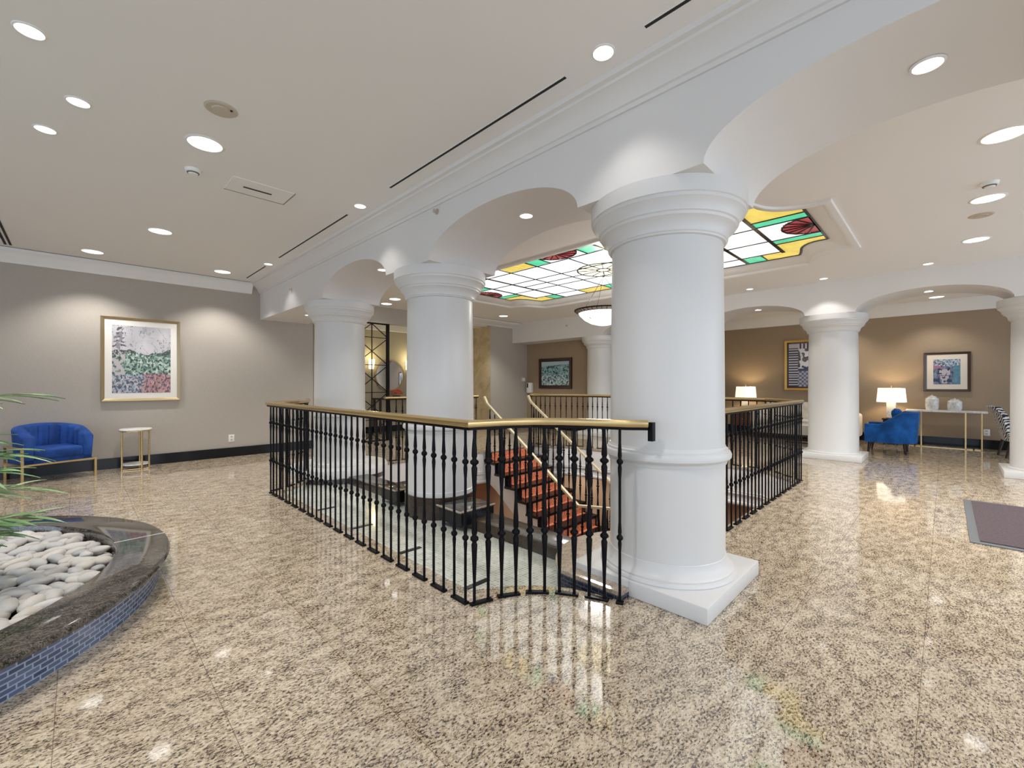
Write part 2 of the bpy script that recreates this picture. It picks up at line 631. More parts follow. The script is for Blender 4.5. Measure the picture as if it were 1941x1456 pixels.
# lower storey shell
LZ = -3.3
struct('floor_lower', MB().box(2.9, 10.5, 0.5, 8.5, LZ - 0.1, LZ), 'wood_red', smooth=False)
mb = MB()
mb.box(2.95, 3.05, 0.5, 8.5, LZ, -0.10)
mb.box(10.4, 10.5, 0.5, 8.5, LZ, -0.62)
mb.box(3.05, 10.4, 8.4, 8.5, LZ, -0.62)
mb.box(3.05, 10.4, 0.5, 0.6, LZ, -0.62)
struct('wall_lower', mb, 'wall_low', smooth=False)
struct('wall_stairwell', MB().box(3.06, 5.50, 6.62, 6.72, -1.15, -0.6).box(3.06, 5.5, 6.60, 6.62, -1.0, -0.97), 'paint', smooth=False)

# pool bed with kerb
POOL = [(1.755, 5.70), (1.755, 2.13), (1.93, 2.035), (2.10, 1.885), (2.22, 1.71), (2.285, 1.52), (2.95, 1.50), (2.95, 6.5), (2.30, 6.5), (2.2, 6.18), (2.06, 5.98), (1.9, 5.82)]
struct('floor_pool', MB().prism(POOL, -0.16, -0.09), 'mosaic_pool', smooth=False)
mb = MB()
mb.sweep([(x, y, -0.16) for x, y in ([POOL[-1]] + POOL[:6])], [(-0.02, 0.0), (-0.02, 0.125), (0.005, 0.125), (0.005, 0.0)])
struct('trim_2', mb, 'mosaic_pool', smooth=False)
kb = tag(MB().box(2.66, 2.94, 1.9, 6.1, -0.60, 0.012, bevel=0.012).build('stone_kerb', 'granite_brown'),
         'low polished brown granite kerb dividing the tiled pool from the stairwell', 'kerb')
# dark strips standing in for the shadows of small risers in the pool bed
for k, y in enumerate((2.30, 3.16, 4.02, 4.88)):
    tag(MB().box(1.762, 2.06, y - 0.02, y + 0.02, -0.095, -0.084).build('pool_grate', 'black'),
        ['slim dark grate in the tiled pool bed, first from the railing corner', 'slim dark grate in the pool bed, second from the railing corner',
         'slim dark grate in the pool bed, third from the railing corner', 'slim dark grate in the pool bed, farthest from the railing corner'][k], 'grate', 'slim grates in the pool bed')
# fountain spillways beside the middle column
for k, (y0, y1, lab) in enumerate(((3.20, 3.55, 'black stone fountain spillway on the stair side of the middle column'),
                                   (4.36, 4.71, 'black stone fountain spillway between the middle and the farther column'))):
    t = thing('fountain_spillway', lab, 'spillway', (2.72, (y0 + y1) / 2, -0.09), group='fountain spillways on the kerb')
    cy = (y1 - y0) / 2
    MB().box(-0.19, 0.22, -cy, cy, 0.05, 0.175).build('body', 'black', t, smooth=False)
    MB().box(-0.21, 0.23, -cy - 0.01, cy + 0.01, 0.175, 0.195, bevel=0.004).build('top_slab', 'granite_dark', t)
    mb = MB()
    mb.bar((-0.213, -cy - 0.012, 0.193), (0.23, -cy - 0.012, 0.193), 0.012)
    mb.bar((-0.213, -cy - 0.012, 0.193), (-0.213, cy + 0.012, 0.193), 0.012)
    mb.build('front_edge', 'granite_kerb', t, smooth=False)

# ------------------------------------------------------------------ walls
mb = MB()
mb.box(-5, 3.36, YW, YW + 0.15, 0, HL)
struct('wall_left', mb, 'wall', smooth=False)
struct('wall_niche', MB().box(3.36, 8.2, 10.8, 10.9, 0, HA).box(3.26, 3.36, YW + 0.15, 10.9, 0, HA), 'wall_olive', smooth=False)
struct('wall_header', MB().box(3.36, 6.6, YW, YW + 0.15, 2.68, HA), 'wall', smooth=False)
struct('wall_jamb', MB().box(8.2, 8.3, YW + 0.02, 10.9, 0, HA), 'marble', smooth=False)
struct('wall_far', MB().box(8.2, 9.72, YW, YW + 0.02, 0, HA).box(8.3, 9.9, YW + 0.02, YW + 0.2, 0, HA), 'wall', smooth=False)
struct('wall_tan', MB().box(9.70, 9.9, 6.75, YW, 0, 2.52).box(9.9, XW, 6.75, 6.9, 0, HA), 'wall_tan', smooth=False)
struct('wall_right', MB().box(XW, XW + 0.15, -5, 6.9, 0, HA), 'wall_tan', smooth=False)

# window walls behind the camera
mb = MB()
mb.box(-5.15, -5, -5, 9.2, 0, 0.3)
mb.box(-5.15, -5, -5, 9.2, 2.85, HL)
mb.box(-5, XW, -5.15, -5, 0, 0.3)
mb.box(-5, XW, -5.15, -5, 2.85, HL)
mb.box(-5.15, -5, 6.6, 9.2, 0.3, 2.85)
struct('wall_rear', mb, 'wall', smooth=False)
mb = MB()
for y in (-4.9, -2.6, -0.3, 2.0, 4.3, 6.5):
    mb.box(-5.1, -5.03, y - 0.04, y + 0.04, 0.3, 2.85)
struct('window_1', mb, 'window_frame', smooth=False)
mb = MB()
for x in range(-5, 13, 2):
    mb.box(x - 0.04, x + 0.04, -5.1, -5.03, 0.3, 2.85)
struct('window_2', mb, 'window_frame', smooth=False)

# baseboards
mb = MB().box(-5, 3.36, YW - 0.025, YW, 0, 0.165)
struct('baseboard_left', mb, 'black', smooth=False)
struct('baseboard_right', MB().box(XW - 0.025, XW, -5, 6.75, 0, 0.185), 'black', smooth=False)
struct('baseboard_far', MB().box(8.2, 9.7, YW - 0.025, YW, 0, 0.165).box(9.675, 9.7, 6.75, YW - 0.025, 0, 0.165).box(3.36, 8.2, 10.775, 10.8, 0, 0.165), 'black', smooth=False)

# ------------------------------------------------------------------ ceilings, arcade beams
struct('ceiling', MB().box(-5, X1A + 0.02, -5, YW, HL, HL + 0.1), 'ceiling', smooth=False)
# skylight geometry
SX, SY = 6.03, 3.93
def sky_outline(e, f, hw, hl, cn):
    """notched rectangle: main half width hw, half length hl, corners cut by ogee steps; e grows everything"""
    pts = []
    quarter = []
    # first quadrant from +x side to +y side
    x0, y0 = hw + e, hl - 0.40          # end of long side
    quarter.append((x0, y0 - 0.02 + e * 0.3))
    quarter.append((x0 - 0.13, y0 + 0.02 + e * 0.4))
    cx, cy, r = x0 - 0.13, y0 + 0.38 + e, 0.36
    xa, ya = x0 - 0.15, y0 + 0.04 + e * 0.4
    xb, yb = cn + e, hl - 0.10 + e
    for k in range(1, 7):
        t = k / 7 * PI / 2
        # concave curve from (xa,ya) to (xb,yb)
        quarter.append((xa + (xb - xa) * math.sin(t), ya + (yb - ya) * (1 - math.cos(t))))
    quarter.append((xb, yb))
    quarter.append((cn + e, hl + e))
    q = quarter
    for sx, sy, rev in ((1, 1, 0), (-1, 1, 1), (-1, -1, 0), (1, -1, 1)):
        s = [(SX + sx * a, SY + sy * b) for a, b in q]
        pts += s[::-1] if rev else s
    return pts


OUTER = sky_outline(0.24, 0, 1.28, 2.87, 0.72)
INNER = sky_outline(0.0, 0, 1.28, 2.87, 0.72)
mb = MB()
mb.prism([(X1B - 0.02, -5), (XW, -5), (XW, 10.9), (X1B - 0.02, 10.9)], HA, HA + 0.1, holes=[OUTER])
struct('ceiling_atrium', mb, 'ceiling', smooth=False)

# skylight: frame, glass, lead
sk = thing('stained_glass_skylight', 'large backlit stained glass skylight with amber corners set in the white ceiling', 'skylight', (SX, SY, HA))
mb = MB()
prof = [(0.0, 0.0), (0.02, -0.022), (0.05, -0.022), (0.06, 0.0), (0.10, 0.01), (0.16, 0.05), (0.20, 0.09), (0.24, 0.10)]
b = mb.bm
rings = []
n = len(OUTER)
OL = [Vector(p) for p in OUTER]
IL = [Vector(p) for p in INNER]
for t, dz in [(-0.25, 0.0), (-0.22, -0.022), (-0.02, -0.025), (0.10, -0.012), (0.18, 0.015), (0.22, 0.015), (0.45, 0.03), (0.72, 0.07), (0.88, 0.10), (1.0, 0.10), (1.0, 0.14)]:
    rings.append([b.verts.new((*(OL[i] + (IL[i] - OL[i]) * t), HA + dz)) for i in range(n)])
for k in range(len(rings) - 1):
    for i in range(n):
        b.faces.new((rings[k][i], rings[k][(i + 1) % n], rings[k + 1][(i + 1) % n], rings[k + 1][i]))
o = mb.build('frame', 'paint', angle=50)
shift(o, sk)
GZ = HA + 0.105
LEADS = []


def inside(poly, x, y):
    c = False
    for i in range(len(poly)):
        x1, y1 = poly[i]
        x2, y2 = poly[i - 1]
        if (y1 > y) != (y2 > y) and x < (x2 - x1) * (y - y1) / (y2 - y1) + x1:
            c = not c
    return c


def pane_color(x, y):
    """x, y relative to the centre"""
    ax, ay = abs(x), abs(y)
    if math.hypot(x / 0.42, y / 0.42) < 1:
        return 4
    if ay > 2.32:                       # the end strips
        if ax < 0.33 and ay < 2.98 and math.hypot(x, (ay - 2.86)) < 0.33:
            return 3
        if ax < 0.33:
            return 0
        if ax < 0.52:
            return 2
        return 1
    if ax > 0.92:
        if ay < 0.34:
            return 3 if math.hypot((ax - 1.26) * 1.1, y) < 0.33 else 0
        if ay < 0.62:
            return 2
        if ay < 1.2:
            return 1
        if ay < 1.78:
            return 0
        if ay < 2.05:
            return 2
        return 1
    return 0


mb = MB()
st = 0.03
bm = mb.bm
vv = {}
def gv(i, j):
    if (i, j) not in vv:
        vv[(i, j)] = bm.verts.new((i * st + SX, j * st + SY, GZ))
    return vv[(i, j)]
for i in range(-46, 46):
    for j in range(-102, 102):
        cx_, cy_ = (i + 0.5) * st, (j + 0.5) * st
        if inside(sky_outline(0.03, 0, 1.28, 2.87, 0.72), cx_ + SX, cy_ + SY) if (abs(cx_) > 1.0 or abs(cy_) > 2.3) else True:
            f = bm.faces.new((gv(i, j), gv(i + 1, j), gv(i + 1, j + 1), gv(i, j + 1)))
            f.material_index = pane_color(cx_, cy_)
o = mb.build('glass_panel', SG, smooth=False, recalc=False)
shift(o, sk)
mb = MB()
z = GZ - 0.006
def lead(x0, y0, x1, y1, wd=0.012):
    wd *= 1.5
    mb.bar((SX + x0, SY + y0, z), (SX + x1, SY + y1, z), wd, 0.008)
for x in (-0.92, -0.31, 0.31, 0.92):
    lead(x, -2.32, x, 2.32)
for y, wd in ((-2.32, 0.03), (-2.05, 0.012), (-1.78, 0.03), (-1.2, 0.014), (-0.62, 0.014), (-0.34, 0.01), (0.34, 0.01), (0.62, 0.014), (1.2, 0.014), (1.78, 0.03), (2.05, 0.012), (2.32, 0.03)):
    if abs(y) in (0.34, 2.05):
        lead(-1.27, y, -0.92, y, wd)
        lead(0.92, y, 1.27, y, wd)
    elif abs(y) == 2.32:
        lead(-0.98, y, 0.98, y, wd)
    else:
        lead(-1.27, y, 1.27, y, wd)
lead(-0.92, 0, -0.42, 0)
lead(0.42, 0, 0.92, 0)
lead(0, -1.78, 0, -0.42)
lead(0, 0.42, 0, 1.78)
for sy in (-1, 1):
    for x in (-0.52, -0.33, 0.33, 0.52):
        lead(x, sy * 2.32, x, sy * 2.86)
    for k in range(9):
        a = PI * k / 8
        lead(0, sy * 2.86, 0.33 * math.cos(a), sy * (2.86 - 0.33 * math.sin(a)), 0.009)
        if k < 8:
            a2 = PI * (k + 1) / 8
            lead(0.33 * math.cos(a), sy * (2.86 - 0.33 * math.sin(a)), 0.33 * math.cos(a2), sy * (2.86 - 0.33 * math.sin(a2)), 0.012)
for sx in (-1, 1):
    for k in range(9):
        a = PI * k / 8
        q = lambda a: (sx * (1.26 - 0.30 * math.sin(a)), 0.33 * math.cos(a))
        lead(sx * 1.26, 0, *q(a), 0.009)
        if k < 8:
            lead(*q(a), *q(PI * (k + 1) / 8), 0.012)
for k in range(24):
    a, a2 = 2 * PI * k / 24, 2 * PI * (k + 1) / 24
    lead(0.42 * math.cos(a), 0.42 * math.sin(a), 0.42 * math.cos(a2), 0.42 * math.sin(a2), 0.014)
    lead(0.1 * math.cos(a), 0.1 * math.sin(a), 0.1 * math.cos(a2), 0.1 * math.sin(a2), 0.014)
    if k % 2 == 0:
        lead(0.1 * math.cos(a), 0.1 * math.sin(a), 0.42 * math.cos(a), 0.42 * math.sin(a), 0.008)
IN2 = [(x - SX, y - SY) for x, y in INNER]
for i in range(len(IN2)):
    a, c = IN2[i], IN2[(i + 1) % len(IN2)]
    lead(*a, *c, 0.02)
o = mb.build('lead_lines', 'black', smooth=False)
shift(o, sk)


def arcade(name, xa, xb, zt, arches, y0, y1, a, bh, zs=2.5):
    mb = MB()
    bm = mb.bm
    ys = [y0]
    for c in arches:
        ys += [c - a * math.cos(PI * k / 32) for k in range(33)]
    ys.append(y1)
    ys = sorted(set(round(y, 4) for y in ys))
    def zb(y):
        for c in arches:
            if abs(y - c) < a:
                return zs + bh * math.sqrt(1 - ((y - c) / a) ** 2)
        return zs
    rows = []
    for y in ys:
        zz = zb(y)
        rows.append([bm.verts.new(p) for p in ((xa, y, zz), (xb, y, zz), (xb, y, zt), (xa, y, zt))])
    for i in range(len(rows) - 1):
        p, q = rows[i], rows[i + 1]
        for j in range(4):
            k = (j + 1) % 4
            bm.faces.new((p[j], p[k], q[k], q[j]))
    bm.faces.new(rows[0])
    bm.faces.new(rows[-1][::-1])
    return struct(name, mb, 'arcade', angle=28)


arcade('wall_arcade_front', X1A, X1B, HL + 0.02, [-2.55, 0.05, 2.65, 5.25], -5, YW, 0.88, 0.31)
arcade('wall_arcade_rear', X2A, X2B, HA + 0.02, [-2.26, 0.19, 2.62, 5.07], -5, YW, 0.86, 0.27)
# cornices
mb = MB()
mb.sweep([(X1A, -5, 0), (X1A, YW, 0)], [(0.0, 2.985), (-0.015, 2.985), (-0.02, 3.01), (-0.035, 3.015), (-0.05, 3.05), (-0.085, 3.085), (-0.12, 3.10), (-0.135, 3.105), (-0.14, 3.12), (-0.17, 3.125), (-0.18, HL), (0.0, HL)][::-1])
struct('trim_3', mb, 'arcade', angle=40)
mb = MB()
mb.sweep([(X1A - 0.14, YW, 0), (-5, YW, 0)], [(0.0, 2.955), (-0.02, 2.955), (-0.025, 2.98), (-0.04, 3.0), (-0.07, 3.06), (-0.10, 3.10), (-0.115, 3.11), (-0.12, HL), (0.0, HL)])
struct('trim_4', mb, 'paint', angle=40)
mb = MB().box(-5, 2.2, YW - 0.140, YW - 0.120, HL - 0.004, HL + 0.01)
struct('trim_5', mb, 'grey_gap', smooth=False)
mb = MB()
mb.sweep([(XW, 6.75, 0), (XW, -5, 0)], [(0.0, 2.80), (0.02, 2.80), (0.03, 2.84), (0.08, 2.92), (0.13, 2.97), (0.15, HA), (0.0, HA)])
struct('trim_6', mb, 'paint', angle=40)
mb = MB()
mb.box(3.36, 8.17, 10.62, 10.8, 2.74, 2.93)
mb.sweep([(X2A, YW, 0), (6.6, YW, 0)], [(0.02, 2.94), (-0.02, 2.94), (-0.04, 2.96), (-0.20, 2.98), (-0.33, 3.01), (-0.36, 3.02), (-0.36, HA), (0.02, HA)])
mb.box(3.36, 8.2, YW + 0.16, 10.8, 2.93, HA)
struct('trim_7', mb, 'paint', smooth=False)
struct('trim_8', MB().box(6.6, X2A, YW - 0.378, YW - 0.362, HA - 0.004, HA + 0.01), 'grey_gap', smooth=False)

# ------------------------------------------------------------------ columns
def column_meshes():
    out = {}
    mb = MB()
    mb.lathe([(0.368, 0.17), (0.368, 0.79)], seg=64, caps=False)
    mb.lathe([(0.366, 0.90), (0.362, 1.6), (0.355, 2.24)], seg=64, caps=False)
    out['shaft'] = mb
    mb = MB()
    mb.lathe([(0.36, 0.785), (0.375, 0.79), (0.378, 0.80), (0.372, 0.81), (0.385, 0.815), (0.402, 0.83), (0.405, 0.85), (0.398, 0.868), (0.384, 0.874), (0.384, 0.886), (0.374, 0.892), (0.37, 0.905), (0.36, 0.905)], seg=64, caps=False)
    out['collar'] = mb
    mb = MB()
    mb.lathe([(0.36, 0.22), (0.372, 0.21), (0.376, 0.18), (0.39, 0.15), (0.415, 0.132), (0.415, 0.122), (0.43, 0.118), (0.435, 0.105), (0.43, 0.094)], seg=64, caps=False)
    out['base_moulding'] = mb
    mb = MB()
    mb.lathe([(0.35, 2.20), (0.372, 2.205), (0.375, 2.215), (0.382, 2.22), (0.384, 2.235), (0.392, 2.262), (0.412, 2.285), (0.432, 2.297), (0.436, 2.312), (0.446, 2.318), (0.452, 2.345), (0.472, 2.372), (0.486, 2.382), (0.488, 2.40), (0.497, 2.405), (0.497, 2.4995), (0.3, 2.4995)], seg=64, caps=False)
    out['capital'] = mb
    mb = MB()
    mb.box(-0.45, 0.45, -0.45, 0.45, 0.0, 0.097, bevel=0.008)
    out['plinth'] = mb
    return out


proto = thing('column', 'thick white column nearest the camera, standing on a square plinth at the railing end', 'column', (CX1, 1.35, 0), group='white round columns')
for k, m_ in column_meshes().items():
    m_.build(k, 'column', proto, angle=30)
rear = None
for loc, lab in (((CX2, 1.42, 0), 'white column standing behind the right railing, beside the gold framed picture'),
                 ((CX2, -1.02, 0), 'white column cut by the right photo edge, beside the zebra chair'),
                 ((CX2, 3.85, 0), 'white column hidden right behind the nearest thick column'),
                 ((CX2, 6.25, 0), 'white column beyond the stairs, right of the dark framed picture')):
    if rear is None:
        rear = thing('column', lab, 'column', loc, group='white round columns')
        for ch in proto.children:
            if ch.name.split('.')[0] in ('capital', 'plinth'):
                c = ch.copy()
                COL.objects.link(c)
                c.parent = rear
        MB().lathe([(0.40, 0.09), (0.40, 0.115), (0.372, 0.125), (0.368, 0.14), (0.362, 1.6), (0.355, 2.24)], seg=64, caps=False).build('shaft', 'column', rear, angle=30)
    else:
        dup_tree(rear, loc, 0, lab)
# middle column, rising from the pool on a brown mosaic drum
t = thing('column', 'white middle column rising from the tiled pool on a brown drum', 'column', (CX1, 3.95, 0), group='white round columns')
for ch in proto.children:
    nm = ch.name.split('.')[0]
    if nm in ('shaft', 'collar', 'capital'):
        c = ch.copy()
        COL.objects.link(c)
        c.parent = t
MB().lathe([(0.3, 0.13), (0.37, 0.13), (0.372, 0.18), (0.36, 0.19)], seg=64, caps=False).build('base_moulding', 'column', t)
o = MB().lathe([(0.385, -0.095), (0.385, 0.135), (0.3, 0.135)], seg=64, caps=False, uv=True).build('drum', 'mosaic_brown', t)
o['label'] = 'brown mosaic drum'
# far column on a round white disc
t = thing('column', 'white column farthest along the pool, standing on a round white disc', 'column', (CX1, 6.55, 0), group='white round columns')
for ch in proto.children:
    nm = ch.name.split('.')[0]
    if nm in ('shaft', 'collar', 'capital', 'base_moulding'):
        c = ch.copy()
        COL.objects.link(c)
        c.parent = t
MB().lathe([(0.0, -0.03), (0.66, -0.03), (0.70, -0.01), (0.70, 0.06), (0.68, 0.095), (0.60, 0.10), (0.0, 0.10)], seg=64, caps=False).build('plinth', 'column', t)
o = MB().lathe([(0.0, -0.095), (0.66, -0.095), (0.66, -0.03), (0, -0.03)], seg=64, caps=False, uv=True).build('drum', 'granite_dark', t)
o['label'] = 'dark stone drum'

# round granite ledge under the nearest column
pts = [(CX1 + 0.70 * math.cos(R(a)), 1.38 + 0.74 * math.sin(R(a))) for a in range(20, 181, 8)]
pts = [(max(2.285, x), y) for x, y in pts] + [(2.285, 1.37), (2.45, 1.37), (3.25, 1.37)]
t = thing('stone_ledge', 'rounded speckled granite ledge with blue tiled edge under the nearest column', 'ledge', (CX1, 1.35, 0))
mb = MB()
mb.prism(pts, 0.030, 0.055)
shift(mb.build('slab', 'granite_kerb', smooth=False), t)
mb = MB()
ip = [(CX1 + (x - CX1) * 0.985, 1.35 + (y - 1.35) * 0.985) for x, y in pts]
uvl = mb.bm.loops.layers.uv.verify()
acc = 0
for i in range(len(ip)):
    a, c = ip[i], ip[(i + 1) % len(ip)]
    l_ = math.hypot(c[0] - a[0], c[1] - a[1])
    vs = [mb.bm.verts.new(p) for p in ((*a, -0.1), (*c, -0.1), (*c, 0.031), (*a, 0.031))]
    f = mb.bm.faces.new(vs)
    for lp, uv_ in zip(f.loops, ((acc, 0), (acc + l_, 0), (acc + l_, .131), (acc, .131))):
        lp[uvl].uv = uv_
    acc += l_
shift(mb.build('tiled_edge', 'mosaic_navy', smooth=False), t)

# ------------------------------------------------------------------ railings
BZ = 1.03
def baluster_mesh(h=BZ, z0=0.0, k1=0.84, k2=0.39, seg=8):
    prof = [(0.0105, z0), (0.0095, z0 + 0.05), (0.0095, max(z0 + .06, k2 - 0.26)), (0.017, k2 - 0.075), (0.019, k2 - 0.035), (0.013, k2 - 0.022),
            (0.015, k2 - 0.016), (0.026, k2 - 0.006), (0.026, k2 + 0.006), (0.015, k2 + 0.016), (0.013, k2 + 0.022), (0.018, k2 + 0.035), (0.0165, k2 + 0.08),
            (0.0095, k2 + 0.20), (0.0095, k1 - 0.20), (0.017, k1 - 0.075), (0.019, k1 - 0.035), (0.013, k1 - 0.022), (0.015, k1 - 0.016), (0.027, k1 - 0.006), (0.027, k1 + 0.006),
            (0.015, k1 + 0.016), (0.013, k1 + 0.022), (0.018, k1 + 0.035), (0.016, k1 + 0.08), (0.0095, k1 + 0.15), (0.0095, h)]
    mb = MB()
    mb.lathe(prof, seg=seg)
    return mb


_b = baluster_mesh().build('baluster', 'iron', angle=60)
BAL_FAT = _b.data
bpy.data.objects.remove(_b)
_m = MB()
_m.lathe([(0.0085, 0), (0.0085, 0.31), (0.0115, 0.355), (0.0095, 0.372), (0.0195, 0.384), (0.0195, 0.396), (0.0095, 0.408), (0.0115, 0.425), (0.0085, 0.48),
          (0.0085, 0.74), (0.0125, 0.80), (0.0095, 0.822), (0.0195, 0.834), (0.0195, 0.846), (0.0095, 0.858), (0.0125, 0.875), (0.0085, 0.95), (0.0085, BZ)], seg=8)
_b = _m.build('baluster', 'iron', angle=60)
BAL = _b.data
bpy.data.objects.remove(_b)
_b = MB().box(-0.072, 0.072, -0.018, 0.018, 0, 0.014, bevel=0.003, seg=1).build('foot_plate', 'iron')
FOOT = _b.data
bpy.data.objects.remove(_b)
RAILP = [(-0.028, 0), (-0.034, 0.012), (-0.032, 0.028), (-0.018, 0.040), (0.018, 0.040), (0.032, 0.028), (0.034, 0.012), (0.028, 0)]
SUBP = [(-0.018, -0.018), (-0.018, 0.0), (0.018, 0.0), (0.018, -0.018)]


def walk(path, step, start):
    """points every step along a plan path"""
    out = []
    d = start
    acc = 0
    for i in range(len(path) - 1):
        a, b = Vector(path[i]), Vector(path[i + 1])
        l_ = (b - a).length
        while d <= acc + l_:
            p = a + (b - a) * ((d - acc) / l_)
            out.append((p, math.atan2((b - a).y, (b - a).x)))
            d += step
        acc += l_
    return out


def railing(name, label, path, start=0.04, step=0.1165, group='black iron railings round the stairwell', runs=None):
    base = path[0]
    t = thing(name, label, 'railing', (base[0], base[1], 0), group=group)
    P3 = [(x - base[0], y - base[1], BZ + 0.018) for x, y in path]
    MB().sweep(P3, RAILP).build('handrail', 'brass', t)['label'] = 'brass handrail'
    MB().sweep(P3, SUBP).build('under_rail', 'iron', t, smooth=False)
    for rpath, st, sp, mesh, last in (runs or [(path, start, step, BAL, BAL)]):
        pts = walk([(x - base[0], y - base[1]) for x, y in rpath], sp, st)
        for i, (p, a) in enumerate(pts):
            link('baluster', mesh if i < len(pts) - 1 else last, t, (p.x, p.y, 0), a)
        for i in range(0, len(pts), 2):
            (p, a), (q, b) = pts[i], pts[min(i + 1, len(pts) - 1)]
            m = (p + q) / 2
            o = link('foot_plate', FOOT, t, (m.x, m.y, 0), math.atan2((q - p).y, (q - p).x) if q != p else a)
            if q == p:
                o.scale = (0.3, 1, 1)
    return t


# nearest railing: from the far column round the pool edge to the near column
PL = [(2.38, 6.62), (2.28, 6.35), (2.17, 6.15), (2.0, 5.97), (1.82, 5.84), (1.62, 5.76)]
PN = [(1.62, 1.97), (1.83, 1.915), (2.0, 1.82), (2.12, 1.68), (2.20, 1.53), (2.28, 1.33)]
rl = railing('stair_railing', 'long black iron railing with brass handrail along the pool, nearest the camera', PL + PN + [(2.355, 1.235)],
             runs=[(PN, 0.03, 0.0915, BAL_FAT, BAL), ([PN[0], PL[-1]], 0.04, 0.108, BAL, BAL), (PL[::-1], 0.06, 0.108, BAL, BAL)])
shift(MB().box(2.36, 2.395, 1.205, 1.235, 0.965, 1.075).build('end_bracket', 'iron', smooth=False), rl)
rr = railing('stair_railing', 'black iron railing right of the nearest column, running to the far side of the stairwell',
             [(3.32, 1.37), (6.86, 1.37), (7.42, 1.93), (7.42, 5.30), (7.08, 5.92), (7.0, 6.42)])
rf = railing('stair_railing', 'short far railing on the landing, seen behind the columns left of the stairs', [(5.47, 6.40), (5.18, 6.5), (3.62, 6.62)])

# ------------------------------------------------------------------ staircase
SX0, SX1 = 5.55, 6.95
RUN, RISE = 0.27, 0.195
NS = 8
YS = 6.30
t = thing('staircase', 'black staircase with rust red carpet runner going down from the landing', 'staircase', (6.25, YS, 0))
mb = MB()
for i in range(NS):
    z = -RISE * (i + 1)
    y = YS - RUN * i
    mb.box(SX0, SX1, y - RUN - 0.035, y, z - 0.045, z, bevel=0.006, seg=1)
    mb.box(SX0 + 0.02, SX1 - 0.02, y - 0.02, y, z, z + RISE - 0.045)
shift(mb.build('treads', 'black', smooth=False), t)
mb = MB()
for i in range(NS):
    z = -RISE * (i + 1)
    y = YS - RUN * i
    mb.box(SX0 + 0.17, SX1 - 0.10, y - 0.09, y - 0.02, z + 0.001, z + 0.010)
    mb.box(SX0 + 0.17, SX1 - 0.10, y - 0.03, y - 0.02, z + 0.010, z + RISE - 0.05)
shift(mb.build('carpet_runner', 'carpet', smooth=False), t)
zl = -RISE * (NS + 1)
yl = YS - RUN * NS
for x in (SX0 - 0.0, SX1 - 0.05):
    mb = MB()
    vs = []
    pr = [(YS, -0.04)]
    for i in range(NS):
        pr += [(YS - RUN * i, -RISE * (i + 1) - 0.05), (YS - RUN * (i + 1), -RISE * (i + 1) - 0.05)]
    pr += [(yl, zl), (yl, zl - 0.35), (YS - 0.3, -0.62 - 0.1), (YS, -0.55)]
    b = mb.bm
    a_ = [b.verts.new((x + 0.03, y, z)) for y, z in pr]
    c_ = [b.verts.new((x + 0.07, y, z)) for y, z in pr]
    k = len(pr)
    b.faces.new(a_)
    b.faces.new(c_[::-1])
    for i in range(k):
        j = (i + 1) % k
        b.faces.new((a_[i], a_[j], c_[j], c_[i]))
    shift(mb.build('stringer', 'paint', smooth=False), t)
mb = MB().box(SX0, SX1 + 0.4, yl - 1.5, yl, zl - 0.12, zl)
shift(mb.build('landing', 'black', smooth=False), t)
mb = MB().box(SX0 + 0.17, SX1 - 0.1, yl - 1.3, yl - 0.02, zl, zl + 0.012)
shift(mb.build('landing_carpet', 'carpet', smooth=False), t)


def stair_rail(x, label, turn):
    t = thing('stair_handrail', label, 'handrail', (x, YS, 0), group='sloping stair handrails')
    slope = RISE / RUN
    y_end = yl - 0.0
    pth = [(0, 0.10, 1.05), (0, 0.02, 0.92), (0, y_end - YS, 0.92 - slope * (YS - y_end) - 0.0)]
    mb = MB()
    for a, c in zip(pth[:-1], pth[1:]):
        mb.bar(a, c, 0.05, 0.035)
    e = pth[-1]
    tail = (e[0] + turn[0], e[1] + turn[1], e[2] + turn[2])
    mb.bar(e, tail, 0.05, 0.035)
    mb.build('handrail', 'brass_pale', t, smooth=False)['label'] = 'pale brass handrail'
    _b = baluster_mesh(h=0.93, z0=0.0, k1=0.66, k2=0.30, seg=6).build('baluster', 'iron', angle=60)
    me = _b.data
    bpy.data.objects.remove(_b)
    for i in range(NS * 2):
        y = -RUN / 4 - i * RUN / 2
        zt = -RISE * (int(i / 2) + 1)
        top = 0.92 + slope * y
        o = link('baluster', me, t, (0, y, zt))
        o.scale = (1, 1, (top - zt - 0.01) / 0.93)
    zt = zl
    for k in range(5):
        f = (k + 0.5) / 5
        p = (e[0] + turn[0] * f, e[1] + turn[1] * f, e[2] + turn[2] * f)
        o = link('baluster', me, t, (p[0], p[1], zt))
        o.scale = (1, 1, (p[2] - zt - 0.01) / 0.93)
    return t


stair_rail(SX0 + 0.08, 'brass topped stair handrail on the left side of the red carpet, nearer the pool', (0.35, -0.55, -0.02))
stair_rail(SX1 - 0.06, 'brass topped stair handrail on the far right side of the red carpet', (0.4, -0.4, -0.02))

